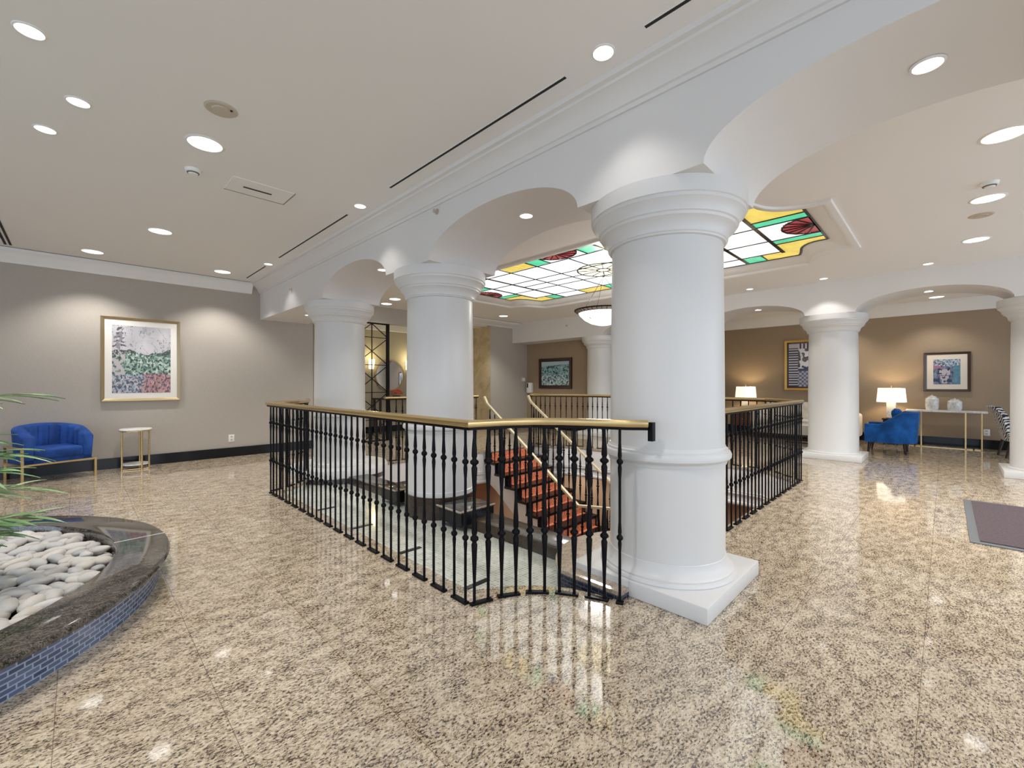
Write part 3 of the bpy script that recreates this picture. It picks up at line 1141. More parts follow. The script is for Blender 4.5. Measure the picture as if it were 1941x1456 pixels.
# ------------------------------------------------------------------ planter with pebbles and palm
PC = (-1.228, 4.0)
t = thing('round_planter', 'large round planter with dark granite rim and blue mosaic side', 'planter', (PC[0], PC[1], 0))
mb = MB()
mb.lathe([(1.63, 0.0), (1.63, 0.155)], seg=128, caps=False, uv=True)
mb.build('mosaic_side', 'mosaic_blue', t)
mb = MB()
mb.lathe([(1.40, 0.05), (1.40, 0.185), (1.41, 0.20), (1.665, 0.20), (1.683, 0.193), (1.69, 0.178), (1.683, 0.162), (1.66, 0.155), (1.60, 0.155)], seg=128, caps=False)
mb.build('rim', 'granite_dark', t)
mb = MB()
for a in (3, -62, 68, 130, 190, 250):
    c, s = math.cos(R(a)), math.sin(R(a))
    mb.bar((1.405 * c, 1.405 * s, 0.2003), (1.68 * c, 1.68 * s, 0.2003), 0.006, 0.002)
mb.build('rim_joints', 'mount', t, smooth=False)
MB().lathe([(0.0, 0.06), (1.40, 0.06)], seg=64, caps=False).build('soil', 'black', t)

# pebble meshes
PEB = []
for k in range(7):
    b = bmesh.new()
    bmesh.ops.create_icosphere(b, subdivisions=3, radius=1)
    off = Vector((k * 7.3, 1.1, 4.2))
    for v in b.verts:
        n_ = noise.noise(v.co * 0.9 + off)
        v.co *= 1 + 0.22 * n_
        v.co.x *= 1.0
        v.co.y *= 0.74
        v.co.z *= 0.56
    me = bpy.data.meshes.new('pebble')
    b.to_mesh(me)
    b.free()
    me.materials.append(M['pebble'])
    me.polygons.foreach_set('use_smooth', [True] * len(me.polygons))
    PEB.append(me)
rnd = random.Random(11)
cand = []
tries = 0
while tries < 60000 and len(cand) < 1400:
    tries += 1
    r = 1.345 * math.sqrt(rnd.random())
    a = rnd.random() * 2 * PI
    x, y = PC[0] + r * math.cos(a), PC[1] + r * math.sin(a)
    u = (x - y) / (x + y) if x + y > 0.3 else -9
    vis = u > -1.22
    dm = 0.078 if vis else 0.10
    if all((x - c[0]) ** 2 + (y - c[1]) ** 2 > (dm * (0.8 + 0.2 * c[3])) ** 2 for c in cand):
        cand.append((x, y, vis, rnd.random()))
vis_c = [c for c in cand if c[2]]
vis_c.sort(key=lambda c: (c[0] + c[1]))
ind = vis_c[:300]
rest = [c for c in cand if c not in ind]
for c in ind:
    o = bpy.data.objects.new('river_pebble', rnd.choice(PEB))
    COL.objects.link(o)
    s = 0.044 + 0.022 * c[3] ** 1.5
    o.scale = (s * rnd.uniform(0.95, 1.3), s, s * rnd.uniform(0.8, 1.05))
    o.rotation_euler = (rnd.uniform(-0.25, 0.25), rnd.uniform(-0.25, 0.25), rnd.uniform(0, PI))
    o.location = (c[0], c[1], 0.142 + rnd.uniform(-0.012, 0.016))
    tag(o, 'smooth pale river pebble lying in the round planter', 'pebble', 'pebbles in the round planter')
mb = MB()
base_b = bmesh.new()
bmesh.ops.create_icosphere(base_b, subdivisions=2, radius=1)
bco = [v.co.copy() for v in base_b.verts]
bfa = [[v.index for v in f.verts] for f in base_b.faces]
base_b.free()
def blob(mb, x, y, z, s, rz):
    vs = []
    for c in bco:
        q = Matrix.Rotation(rz, 3, 'Z') @ Vector((c.x * s * 1.1, c.y * s * 0.7, c.z * s * 0.45))
        vs.append(mb.bm.verts.new((q.x + x, q.y + y, q.z + z)))
    for f in bfa:
        mb.bm.faces.new([vs[i] for i in f])
for c in rest:
    blob(mb, c[0], c[1], 0.145, 0.06, c[3] * 6)
for k in range(900):
    r = 1.36 * math.sqrt(rnd.random())
    a = rnd.random() * 2 * PI
    blob(mb, PC[0] + r * math.cos(a), PC[1] + r * math.sin(a), 0.105, 0.050, rnd.random() * 6)
o = mb.build('pebbles', 'pebble_mass', recalc=False)
o['kind'] = 'stuff'
o['label'] = 'mass of pale pebbles filling the round planter beneath and behind the top ones'
o['category'] = 'pebbles'

# palm
pl = thing('potted_palm', 'green bamboo palm growing from the pebbles at the left photo edge', 'palm', (-0.80, 3.75, 0.1))
sm = MB()
for sx, sy, hz in ((0, 0, 1.25), (0.07, -0.09, 0.95), (-0.08, 0.06, 1.5), (0.10, 0.05, 0.6)):
    p = Vector((sx, sy, 0))
    for k in range(5):
        q = p + Vector((sx * 0.12, sy * 0.12, hz / 5))
        sm.tube(p, q, 0.012, 7, r2=0.010)
        sm.tube(q - Vector((0, 0, .006)), q + Vector((0, 0, .004)), 0.0145, 7)
        p = q
sm.build('stem', 'stem', pl)


def frond(p0, ang, length, rise, droop, nl, ll):
    mb = MB()
    b = mb.bm
    d = Vector((math.cos(ang), math.sin(ang), 0))
    sd = Vector((-d.y, d.x, 0))
    def pt(t):
        return Vector(p0) + d * length * t + Vector((0, 0, rise * t - droop * t * t))
    for k in range(8):
        mb.tube(pt(k / 8), pt((k + 1) / 8), 0.004 - 0.0003 * k, 5, 0, 0.0037 - 0.0003 * k)
    rn = random.Random(int(ang * 1000) + int(length * 777))
    for i in range(nl):
        t = 0.35 + 0.65 * i / (nl - 1)
        for s in (-1, 1):
            o_ = pt(t)
            fw = 0.45 + 0.6 * t
            dr = (d * fw + sd * s * (1.0 - 0.55 * t) + Vector((0, 0, rn.uniform(-0.15, 0.3)))).normalized()
            l_ = ll * (1 - 0.35 * abs(t - 0.6)) * rn.uniform(0.85, 1.1)
            wd = 0.018 + 0.006 * (i % 2)
            side = dr.cross(Vector((0, 0, 1))).normalized()
            upn = side.cross(dr)
            prev = None
            for k in range(7):
                q = k / 6
                c = o_ + dr * l_ * q + Vector((0, 0, -0.10 * l_ * q * q * 2.0))
                wv = wd * math.sin(PI * min(0.98, 0.06 + q ** 0.8 * 0.94)) + 0.0008
                row = [b.verts.new(c - side * wv), b.verts.new(c + upn * (-0.004)), b.verts.new(c + side * wv)]
                if prev:
                    b.faces.new((prev[0], prev[1], row[1], row[0]))
                    b.faces.new((prev[1], prev[2], row[2], row[1]))
                prev = row
    return mb


# every frond starts on a stem
for z0, ang, ln, ri, dr, nl, ll in ((1.02, -10, 0.55, 0.22, 0.10, 7, 0.26), (0.80, 5, 0.50, 0.16, 0.16, 7, 0.26), (0.62, -25, 0.52, 0.22, 0.10, 6, 0.24),
                                    (0.55, 15, 0.60, 0.20, 0.18, 6, 0.22), (0.42, -5, 0.58, 0.15, 0.12, 5, 0.22), (0.25, 10, 0.50, 0.22, 0.10, 6, 0.24),
                                    (0.15, -20, 0.48, 0.35, 0.05, 6, 0.24), (1.2, 100, 0.5, 0.3, 0.2, 7, 0.26), (1.1, 200, 0.5, 0.3, 0.2, 7, 0.26), (1.3, 290, 0.5, 0.35, 0.2, 7, 0.26),
                                    (0.92, -22, 0.45, 0.12, 0.14, 7, 0.22), (0.72, -8, 0.42, 0.20, 0.12, 7, 0.22), (0.50, 2, 0.50, 0.24, 0.14, 7, 0.2), (0.35, -15, 0.52, 0.24, 0.12, 7, 0.2), (0.66, 22, 0.45, 0.24, 0.12, 7, 0.22), (0.8, 150, 0.5, 0.2, 0.2, 7, 0.26), (0.7, 240, 0.5, 0.2, 0.2, 7, 0.26)):
    frond((0.0, 0.0, z0), R(ang), ln, ri, dr, nl, ll).build('frond', 'leaf', pl, recalc=False)

# ------------------------------------------------------------------ seating
def rbox(x0, x1, y0, y1, z0, z1, r=0.04, seg=4):
    return MB().box(x0, x1, y0, y1, z0, z1, bevel=r, seg=seg)


def shell(r_in, th, z0, ztop, spanx, front, channels=0, n=64):
    """tub chair shell: U in plan (arms run to y=+front), curved back at -y; ztop(t) with t 0..1 along the U"""
    mb = MB()
    b = mb.bm
    path = []
    hw = spanx
    L1 = front
    arc = PI * hw
    total = 2 * L1 + arc
    for i in range(n + 1):
        s = total * i / n
        if s < L1:
            p, nr = Vector((-hw, L1 - s)), Vector((-1, 0))
        elif s < L1 + arc:
            a = (s - L1) / hw
            nr = Vector((-math.cos(a), -math.sin(a)))
            p = nr * hw
        else:
            p, nr = Vector((hw, s - L1 - arc)), Vector((1, 0))
        path.append((p, nr, s / total))
    rows = []
    for p, nr, tt in path:
        zt = ztop(tt)
        ch = 0.028 * abs(math.sin(tt * channels * PI)) if channels else 0
        inn, out = p - nr * (ch), p + nr * th
        e = min(0.03, th * 0.4)
        lean = 0.06 * (zt - z0)
        ou = out + nr * lean
        rows.append([b.verts.new(v) for v in ((inn.x, inn.y, z0), (out.x, out.y, z0), (ou.x, ou.y, zt - e), (ou.x - nr.x * e * .4, ou.y - nr.y * e * .4, zt - e * .3),
                                              ((p.x + ou.x) / 2, (p.y + ou.y) / 2, zt), (p.x + nr.x * e * .4, p.y + nr.y * e * .4, zt - e * .3), (inn.x, inn.y, zt - e))])
    for i in range(n):
        a, c = rows[i], rows[i + 1]
        for j in range(7):
            k = (j + 1) % 7
            b.faces.new((a[j], a[k], c[k], c[j]))
    b.faces.new(rows[0])
    b.faces.new(rows[-1][::-1])
    return mb


# tub chair with gold frame, left wall.  local front is +y
t = thing('tub_armchair', 'navy blue velvet tub armchair with gold frame against the left wall', 'armchair', (-0.27, 8.70, 0), R(180 + 20))
zt = lambda q: 0.60 + 0.155 * math.sin(PI * q) ** 0.8
shell(0.3, 0.085, 0.25, zt, 0.245, 0.27, 10).build('shell', 'navy', t, angle=60)
rbox(-0.245, 0.245, -0.22, 0.29, 0.30, 0.45, 0.045).build('seat_cushion', 'navy', t)
mb = MB().box(-0.325, 0.325, -0.27, 0.27, 0.25, 0.31)
mb.build('seat_base', 'navy', t, smooth=False)
mb = MB()
mb.box(-0.36, 0.36, 0.285, 0.31, 0.24, 0.262)
for sx in (-1, 1):
    mb.box(sx * 0.36 - 0.0125, sx * 0.36 + 0.0125, -0.24, 0.30, 0.24, 0.262)
mb.box(0.3475, 0.3725, -0.24, 0.31, 0.46, 0.485)
mb.build('gold_frame', 'gold', t, smooth=False)
for sx in (-1, 1):
    for y in (-0.24, 0.297):
        MB().box(sx * 0.36 - 0.0125, sx * 0.36 + 0.0125, y - 0.0125, y + 0.0125, 0, 0.47 if sx > 0 else 0.25).build('leg', 'gold', t, smooth=False)

# round side table beside it
t = thing('side_table', 'small round marble side table with gold legs below the left wall picture', 'table', (0.62, 8.74, 0))
MB().lathe([(0, 0.595), (0.185, 0.595), (0.195, 0.60), (0.195, 0.615), (0.185, 0.622), (0, 0.622)], seg=40, caps=False).build('table_top', 'white_marble', t)
MB().lathe([(0, 0.075), (0.165, 0.075), (0.165, 0.095), (0, 0.095)], seg=40, caps=False).build('lower_shelf', 'white_marble', t)
MB().lathe([(0.186, 0.585), (0.190, 0.585), (0.190, 0.597), (0.18, 0.597)], seg=40, caps=False).build('rim', 'gold', t)
for a in (200, 290, 330, 70):
    c, s = math.cos(R(a)), math.sin(R(a))
    MB().tube((0.172 * c, 0.172 * s, 0), (0.172 * c, 0.172 * s, 0.59), 0.012, 10).build('leg', 'gold', t)
mb = MB()
mb.bar((0.172 * math.cos(R(200)), 0.172 * math.sin(R(200)), 0.012), (0.172 * math.cos(R(330)), 0.172 * math.sin(R(330)), 0.012), 0.015)
mb.build('foot_bar', 'gold', t, smooth=False)

# bright blue lounge chair (faces +y) by the right wall
t = thing('lounge_chair', 'bright blue velvet lounge chair with dark tapered legs, seen from its side', 'armchair', (11.0, 0.72, 0))
zt = lambda q: 0.545 + 0.235 * min(1, max(0, (math.sin(PI * q) - 0.42) / 0.42)) ** 1.2
shell(0.3, 0.07, 0.20, zt, 0.28, 0.38, 0).build('shell', 'teal', t, angle=60)
MB().box(-0.31, 0.31, -0.27, 0.37, 0.20, 0.30, bevel=0.02).build('seat_base', 'teal', t)
rbox(-0.27, 0.27, -0.22, 0.40, 0.30, 0.43, 0.04).build('seat_cushion', 'teal', t)
for x, y in ((-0.29, -0.20), (0.29, -0.20), (-0.29, 0.33), (0.29, 0.33)):
    MB().tube((x, y, 0), (x * 0.95, y * 0.93, 0.21), 0.016, 10, r2=0.030).build('leg', 'wood_dark', t)
# pillow on it
b = bmesh.new()
bmesh.ops.create_grid(b, x_segments=10, y_segments=10, size=0.21)
top = [(v.co.x, v.co.y) for v in b.verts]
b.free()
def pillow(name, half, thick, m, loc, rot, label, cat='cushion'):
    mb = MB()
    nn = 12
    g = {}
    for s in (1, -1):
        for i in range(nn + 1):
            for j in range(nn + 1):
                u, v = 2 * i / nn - 1, 2 * j / nn - 1
                h = thick * (max(0, 1 - u ** 4) * max(0, 1 - v ** 4)) ** 0.6
                pin = 1 - 0.08 * (u * u + v * v) * (1 if abs(u) < 1 and abs(v) < 1 else 1)
                edge = i in (0, nn) or j in (0, nn)
                key = (i, j, 0 if edge else s)
                if key not in g:
                    g[key] = mb.bm.verts.new((u * half * (1 - 0.1 * v * v * 0.6), v * half * (1 - 0.1 * u * u * 0.6), s * h if not edge else 0))
        for i in range(nn):
            for j in range(nn):
                q = [g.get((a, c_, s)) or g[(a, c_, 0)] for a, c_ in ((i, j), (i + 1, j), (i + 1, j + 1), (i, j + 1))]
                mb.bm.faces.new(q if s > 0 else q[::-1])
    o = mb.build(name, m, angle=80)
    o.location = loc
    o.rotation_euler = rot
    return tag(o, label, cat)
pillow('cushion', 0.21, 0.085, 'teal', (10.98, 0.62, 0.64), (R(72), 0, 0), 'bright blue cushion leaning inside the lounge chair, its top showing')

# zebra slipper chair (faces -y)
t = thing('slipper_chair', 'black and white zebra patterned chair beside the right edge column', 'chair', (11.72, -1.02, 0), R(8))
mb = MB()
b = mb.bm
rows = []
for k in range(13):
    q = k / 12
    z = 0.30 + 0.60 * q
    y = 0.26 + 0.14 * q + (0.05 * max(0, q - 0.75) * 4)
    hw = 0.27 - 0.02 * q
    th = 0.10 - 0.03 * q
    rows.append([b.verts.new(v) for v in ((-hw, y, z), (-hw * 0.5, y + 0.03, z), (hw * 0.5, y + 0.03, z), (hw, y, z), (hw, y - th, z), (-hw, y - th, z))])
for i in range(12):
    for j in range(6):
        k = (j + 1) % 6
        b.faces.new((rows[i][j], rows[i][k], rows[i + 1][k], rows[i + 1][j]))
b.faces.new(rows[0]); b.faces.new(rows[-1][::-1])
mb.build('backrest', 'zebra', t, angle=50)
rbox(-0.28, 0.28, -0.30, 0.27, 0.28, 0.45, 0.04).build('seat', 'zebra', t)
for x, y, dy in ((-0.24, -0.25, 0), (0.24, -0.25, 0), (-0.24, 0.25, 0.06), (0.24, 0.25, 0.06)):
    MB().tube((x, y + dy, 0), (x, y, 0.29), 0.017, 8, r2=0.026).build('leg', 'wood_dark', t)

# cream tufted sofa along the right wall
t = thing('tufted_sofa', 'cream tufted sofa along the right wall, partly hidden by railing and column', 'sofa', (12.15, 2.38, 0), R(90))
# local: front +y is -X in the world
mb = MB()
b = mb.bm
nx, nz = 48, 20
g = []
for j in range(nz + 1):
    row = []
    for i in range(nx + 1):
        x = -0.85 + 1.7 * i / nx
        z = 0.40 + 0.46 * j / nz
        d = 0.03 * abs(math.sin((i / nx * 8 + j / nz * 2) * PI)) * abs(math.sin((i / nx * 8 - j / nz * 2) * PI)) ** 0.6
        row.append(b.verts.new((x, -0.22 + d - 0.10 * j / nz, z)))
    g.append(row)
bk = [[b.verts.new((x, -0.44, z)) for x in (-0.85, 0.85)] for z in (0.40, 0.86)]
for j in range(nz):
    for i in range(nx):
        b.faces.new((g[j][i], g[j][i + 1], g[j + 1][i + 1], g[j + 1][i]))
b.faces.new([bk[0][0], bk[0][1], bk[1][1], bk[1][0]])
b.faces.new(g[nz] + [bk[1][1], bk[1][0]])
mb.build('backrest', 'cream', t, angle=40)
for x0 in (-0.845, -0.28, 0.285):
    rbox(x0, x0 + 0.56, -0.24, 0.40, 0.32, 0.46, 0.035).build('seat_cushion', 'cream', t)
rbox(-0.86, 0.86, -0.42, 0.38, 0.12, 0.33, 0.02).build('seat_base', 'cream', t)
for sx in (-1, 1):
    rbox(sx * 0.95 - 0.10, sx * 0.95 + 0.10, -0.44, 0.40, 0.12, 0.64, 0.06).build('armrest', 'cream', t)
for x in (-0.95, 0.95):
    for y in (-0.36, 0.32):
        MB().tube((x, y, 0), (x, y, 0.13), 0.02, 8, r2=0.03).build('leg', 'wood_dark', t)

# end table with black frame
t = thing('end_table', 'white topped end table on thin black legs in front of the cream sofa', 'table', (10.98, 2.22, 0))
MB().box(-0.24, 0.24, -0.24, 0.24, 0.42, 0.445, bevel=0.004).build('table_top', 'white_marble', t, smooth=False)
mb = MB()
mb.box(-0.23, 0.23, -0.23, -0.21, 0.05, 0.07).box(-0.23, 0.23, 0.21, 0.23, 0.05, 0.07).box(-0.23, -0.21, -0.23, 0.23, 0.05, 0.07).box(0.21, 0.23, -0.23, 0.23, 0.05, 0.07)
mb.build('lower_frame', 'iron', t, smooth=False)
for sx in (-1, 1):
    for sy in (-1, 1):
        MB().box(sx * 0.22 - 0.011, sx * 0.22 + 0.011, sy * 0.22 - 0.011, sy * 0.22 + 0.011, 0, 0.42).build('leg', 'iron', t, smooth=False)


def side_cabinet(loc, m, label, w_=0.5, h=0.56):
    t = thing('side_cabinet', label, 'table', loc)
    MB().box(-w_ / 2, w_ / 2, -w_ / 2, w_ / 2, h - 0.03, h, bevel=0.005).build('table_top', m, t, smooth=False)
    MB().box(-w_ / 2 + 0.02, w_ / 2 - 0.02, -w_ / 2 + 0.02, w_ / 2 - 0.02, 0.22, h - 0.03).build('body', m, t, smooth=False)
    MB().box(-w_ / 2 + 0.008, -w_ / 2 + 0.022, -w_ / 2 + 0.04, w_ / 2 - 0.04, 0.24, h - 0.05).build('drawer', m, t, smooth=False)
    MB().tube((-w_ / 2 - 0.014, 0, 0.40), (-w_ / 2 + 0.010, 0, 0.40), 0.012, 10).build('knob', 'gold', t.children[-1] if t.children and t.children[-1].name.startswith('drawer') else [c for c in t.children if c.name.startswith('drawer')][0])
    for sx in (-1, 1):
        for sy in (-1, 1):
            MB().tube((sx * (w_ / 2 - 0.04), sy * (w_ / 2 - 0.04), 0), (sx * (w_ / 2 - 0.04), sy * (w_ / 2 - 0.04), 0.22), 0.014, 8, r2=0.022).build('leg', 'wood_dark', t)
    return t


side_cabinet((12.42, 3.72, 0), 'wood_red', 'red brown wooden side cabinet under the lamp beyond the railing', 0.52, 0.58)
side_cabinet((12.42, 0.83, 0), 'wood_dark', 'dark side cabinet under the lamp behind the blue lounge chair', 0.30, 0.56)


def table_lamp(loc, label):
    t = thing('table_lamp', label, 'lamp', loc, group='lit table lamps with white shades')
    MB().box(-0.09, 0.09, -0.09, 0.09, 0.0, 0.02, bevel=0.004).build('base', 'gold', t, smooth=False)
    MB().box(-0.075, 0.075, -0.075, 0.075, 0.02, 0.37, bevel=0.006).build('body', 'white_marble', t, smooth=False)
    po = MB().tube((0, 0, 0.37), (0, 0, 0.68), 0.008, 8).build('pole', 'gold', t)
    mb = MB()
    mb.lathe([(0.25, 0.35), (0.225, 0.65)], seg=40, caps=False)
    mb.lathe([(0.247, 0.35), (0.222, 0.65)], seg=40, caps=False)
    mb.build('lamp_shade', 'shade', t, recalc=False)
    MB().lathe([(0, 0.68), (0.012, 0.685), (0.012, 0.70), (0, 0.71)], seg=12, caps=False).build('finial', 'gold', po)
    l_ = bpy.data.lights.new('table_lamp_bulb', 'POINT')
    l_.energy = 14
    l_.color = (1.0, 0.78, 0.46)
    l_.shadow_soft_size = 0.05
    o = bpy.data.objects.new('table_lamp_bulb', l_)
    COL.objects.link(o)
    o.location = (loc[0], loc[1], loc[2] + 0.50)
    return t


table_lamp((12.42, 3.72, 0.58), 'lit table lamp with white shade beyond the railing, left of the gold framed picture')
table_lamp((12.42, 0.83, 0.56), 'lit table lamp with white shade right behind the blue lounge chair')

# console table, jars
t = thing('console_table', 'narrow console table with pale stone top and gold legs on the right wall', 'table', (12.58, 0.02, 0))
MB().box(-0.19, 0.19, -0.60, 0.58, 0.725, 0.76, bevel=0.004).build('table_top', 'white_marble', t, smooth=False)
for y in (-0.52, -0.30, 0.34, 0.54):
    MB().box(-0.15, -0.13, y - 0.011, y + 0.011, 0, 0.725).build('leg', 'gold', t, smooth=False)
mb = MB().box(-0.15, -0.13, -0.52, -0.30, 0, 0.018).box(-0.15, -0.13, 0.34, 0.54, 0, 0.018).box(-0.146, -0.134, -0.30, 0.34, 0.0, 0.012)
mb.box(-0.15, 0.15, -0.42, -0.40, 0.0, 0.018).box(-0.15, 0.15, 0.43, 0.45, 0, 0.018)
mb.build('foot_rail', 'gold', t, smooth=False)
for y, h, r, lab in ((0.20, 0.30, 0.105, 'taller white lidded jar, left one on the console table'), (-0.13, 0.24, 0.11, 'shorter white lidded jar, right one on the console table')):
    t = thing('ginger_jar', lab, 'jar', (12.55, y, 0.76), group='white lidded jars on the console table')
    MB().lathe([(0, 0), (r * 0.86, 0), (r * 0.92, 0.01), (r, h * 0.25), (r, h * 0.72), (r * 0.9, h * 0.82), (r * 0.62, h * 0.87), (0, h * 0.87)], seg=32, caps=False).build('body', 'jar', t, angle=50)
    MB().lathe([(0, h * 0.86), (r * 0.66, h * 0.86), (r * 0.66, h * 0.92), (r * 0.4, h * 0.97), (0.012, h * 0.985), (0.02, h * 1.03), (0.0, h * 1.06)], seg=32, caps=False).build('lid', 'jar', t, angle=50)

# ------------------------------------------------------------------ pictures
def art_mesh(name, wd, ht, fn, nx, nz):
    me = bpy.data.meshes.new(name)
    vs, fs, cs = [], [], []
    for j in range(nz + 1):
        for i in range(nx + 1):
            vs.append((wd * (i / nx - 0.5), 0, ht * (j / nz - 0.5)))
    for j in range(nz):
        for i in range(nx):
            a = j * (nx + 1) + i
            fs.append((a, a + 1, a + nx + 2, a + nx + 1))
            c = fn((i + 0.5) / nx, (j + 0.5) / nz)
            cs += [(*c, 1.0)] * 4
    me.from_pydata(vs, [], fs)
    at = me.color_attributes.new('art', 'FLOAT_COLOR', 'CORNER')
    for k, c in enumerate(cs):
        at.data[k].color = c
    m = mat(name + '_print', (0.5, 0.5, 0.5), 0.55)
    n = N(m, 'ShaderNodeVertexColor')
    n.layer_name = 'art'
    L(m, n.outputs[0], bsdf(m).inputs['Base Color'])
    me.materials.append(m)
    return me


def fbm(x, y, s, seed=0.0, o=4):
    return 0.5 + 0.5 * noise.fractal(Vector((x * s + seed, y * s + seed * 1.7, seed)), 1.0, 2.0, o)


def lerp(a, b, t):
    t = max(0, min(1, t))
    return tuple(p + (q - p) * t for p, q in zip(a, b))


def art_garden(x, y):
    n = fbm(x, y, 14, 3.1)
    n2 = fbm(x, y, 30, 8.1)
    y += 0.10 * (fbm(x, y, 5, 7.7) - 0.5)
    if y > 0.62 + 0.02 * math.sin(x * 7 + 1):
        c = lerp((0.42, 0.42, 0.46), (0.62, 0.60, 0.62), fbm(x, y, 4, 1.0))
        if abs(fbm(x, y, 6, 5) - 0.5) < 0.012:
            c = (0.2, 0.19, 0.2)
        # stacked pavilion tiers at the left
        for k, zc in enumerate((0.70, 0.76, 0.83, 0.89, 0.94)):
            if (x - 0.12) ** 2 / (0.12 - 0.018 * k) ** 2 + (y - zc) ** 2 / 0.014 ** 2 < 1:
                c = (0.10, 0.09, 0.11)
        if abs(x - 0.12) < 0.05 and 0.62 < y < 0.9 and n > 0.45:
            c = (0.26, 0.25, 0.28)
        return c
    if y > 0.58 and n2 > 0.5:
        return (0.06, 0.08, 0.07)
    if y > 0.28:
        c = lerp((0.10, 0.22, 0.17), (0.55, 0.66, 0.60), (n - 0.3) * 2.4)
        if n2 < 0.42:
            c = (0.05, 0.07, 0.07)
        if x < 0.22 and n > 0.45:
            c = (0.50, 0.46, 0.47)
        return c
    c = lerp((0.16, 0.17, 0.24), (0.60, 0.57, 0.60), (n - 0.35) * 3)
    if x + 0.5 * (n - 0.5) > 0.52 and n2 > 0.47:
        c = lerp((0.34, 0.12, 0.14), (0.6, 0.35, 0.34), n)
    elif n2 > 0.60:
        c = (0.34, 0.44, 0.52)
    if n2 < 0.42:
        c = (0.10, 0.09, 0.12)
    return c


def art_forest(x, y):
    n, n2 = fbm(x, y, 10, 2.2), fbm(x, y, 24, 6.4)
    if y > 0.80 + 0.08 * x:
        return (0.42, 0.56, 0.60)
    c = lerp((0.02, 0.06, 0.08), (0.22, 0.42, 0.46), (n - 0.35) * 3)
    if y < 0.45 and n2 > 0.52:
        c = (0.62, 0.72, 0.74)
    elif n2 > 0.60:
        c = (0.40, 0.60, 0.64)
    return c


def art_piano(x, y):
    n = fbm(x, y, 9, 4.4)
    if x < 0.20:
        return (0.02, 0.02, 0.05) if int(y * 34) % 2 == 0 and y < 0.9 else (0.48, 0.47, 0.50)
    if y > 0.88:
        return (0.02, 0.02, 0.05) if int(x * 26) % 2 == 0 else (0.55, 0.5, 0.55)
    if y > 0.42:
        if n > 0.5:
            return (0.62, 0.64, 0.68)
        return (0.05, 0.05, 0.07) if n > 0.36 else (0.16, 0.11, 0.08)
    if y > 0.36:
        return (0.05, 0.06, 0.12)
    v = (int(x * 22) + int(y * 22)) % 2
    return (0.36, 0.38, 0.46) if v else (0.12, 0.12, 0.18)


def art_still(x, y):
    n, n2 = fbm(x, y, 8, 1.9), fbm(x, y, 18, 9.1)
    c = lerp((0.03, 0.04, 0.09), (0.22, 0.27, 0.38), (n - 0.3) * 2.2)
    if y > 0.72 and n2 > 0.5:
        c = (0.45, 0.55, 0.62)
    if x < 0.36 and 0.62 < y < 0.86 and n > 0.4:
        c = (0.33, 0.15, 0.24)
    if x > 0.74 and y < 0.75:
        c = lerp((0.06, 0.16, 0.24), (0.14, 0.32, 0.42), n)
    # urn
    dx = abs(x - 0.42)
    wz = 0.20 if 0.38 < y < 0.60 else (0.10 if y < 0.2 else 0.16)
    if dx < wz and 0.05 < y < 0.60 and n > 0.36:
        c = (0.50, 0.46, 0.50)
    if dx < wz + 0.02 and abs(y - 0.35) < 0.012:
        c = (0.08, 0.06, 0.1)
    return c


def picture(name, label, loc, rz, wd, ht, fw, frame_m, mount, mount_m, fn, nx=90, nz=100, depth=0.04):
    """local: picture faces -y, centre at origin"""
    t = thing(name, label, 'picture', loc, rz)
    mb = MB()
    prof = [(0, 0.0), (fw * 0.15, depth), (fw * 0.6, depth * 0.75), (fw, depth * 0.45), (fw, 0)]
    b = mb.bm
    rings = []
    for d, dep in prof:
        x, z = wd / 2 - d, ht / 2 - d
        rings.append([b.verts.new(v) for v in ((-x, -dep, -z), (x, -dep, -z), (x, -dep, z), (-x, -dep, z))])
    for k in range(len(rings)):
        k2 = (k + 1) % len(rings)
        for i in range(4):
            j = (i + 1) % 4
            b.faces.new((rings[k][i], rings[k][j], rings[k2][j], rings[k2][i]))
    mb.build('frame', frame_m, t, angle=20)
    x, z = wd / 2 - fw, ht / 2 - fw
    mo = MB().box(-x, x, -0.012, -0.004, -z, z).build('mount', mount_m, t, smooth=False)
    me = art_mesh('print', 2 * (x - mount), 2 * (z - mount), fn, nx, nz)
    o = link('print', me, mo, (0, -0.0135, 0))
    return t


picture('framed_picture', 'gold framed garden print with white mount on the left wall', (0.72, YW - 0.002, 1.685), 0, 0.97, 1.31, 0.045, 'frame_gold', 0.085, 'mount', art_garden, 120, 150)
picture('framed_picture', 'dark red framed blue green print on the tan wall beyond the stairs', (9.698, 7.94, 1.605), R(-90), 1.22, 0.88, 0.10, 'frame_dark', 0.0, 'mount', art_forest)
picture('framed_picture', 'orange gold framed black and white print half hidden by a column', (XW - 0.002, 2.33, 1.775), R(-90), 1.2, 1.27, 0.055, 'frame_orange', 0.04, 'frame_dark', art_piano)
picture('framed_picture', 'dark framed blue print with cream mount above the console table', (XW - 0.002, -0.015, 1.555), R(-90), 0.70, 0.825, 0.05, 'frame_brown', 0.10, 'mount_cream', art_still)

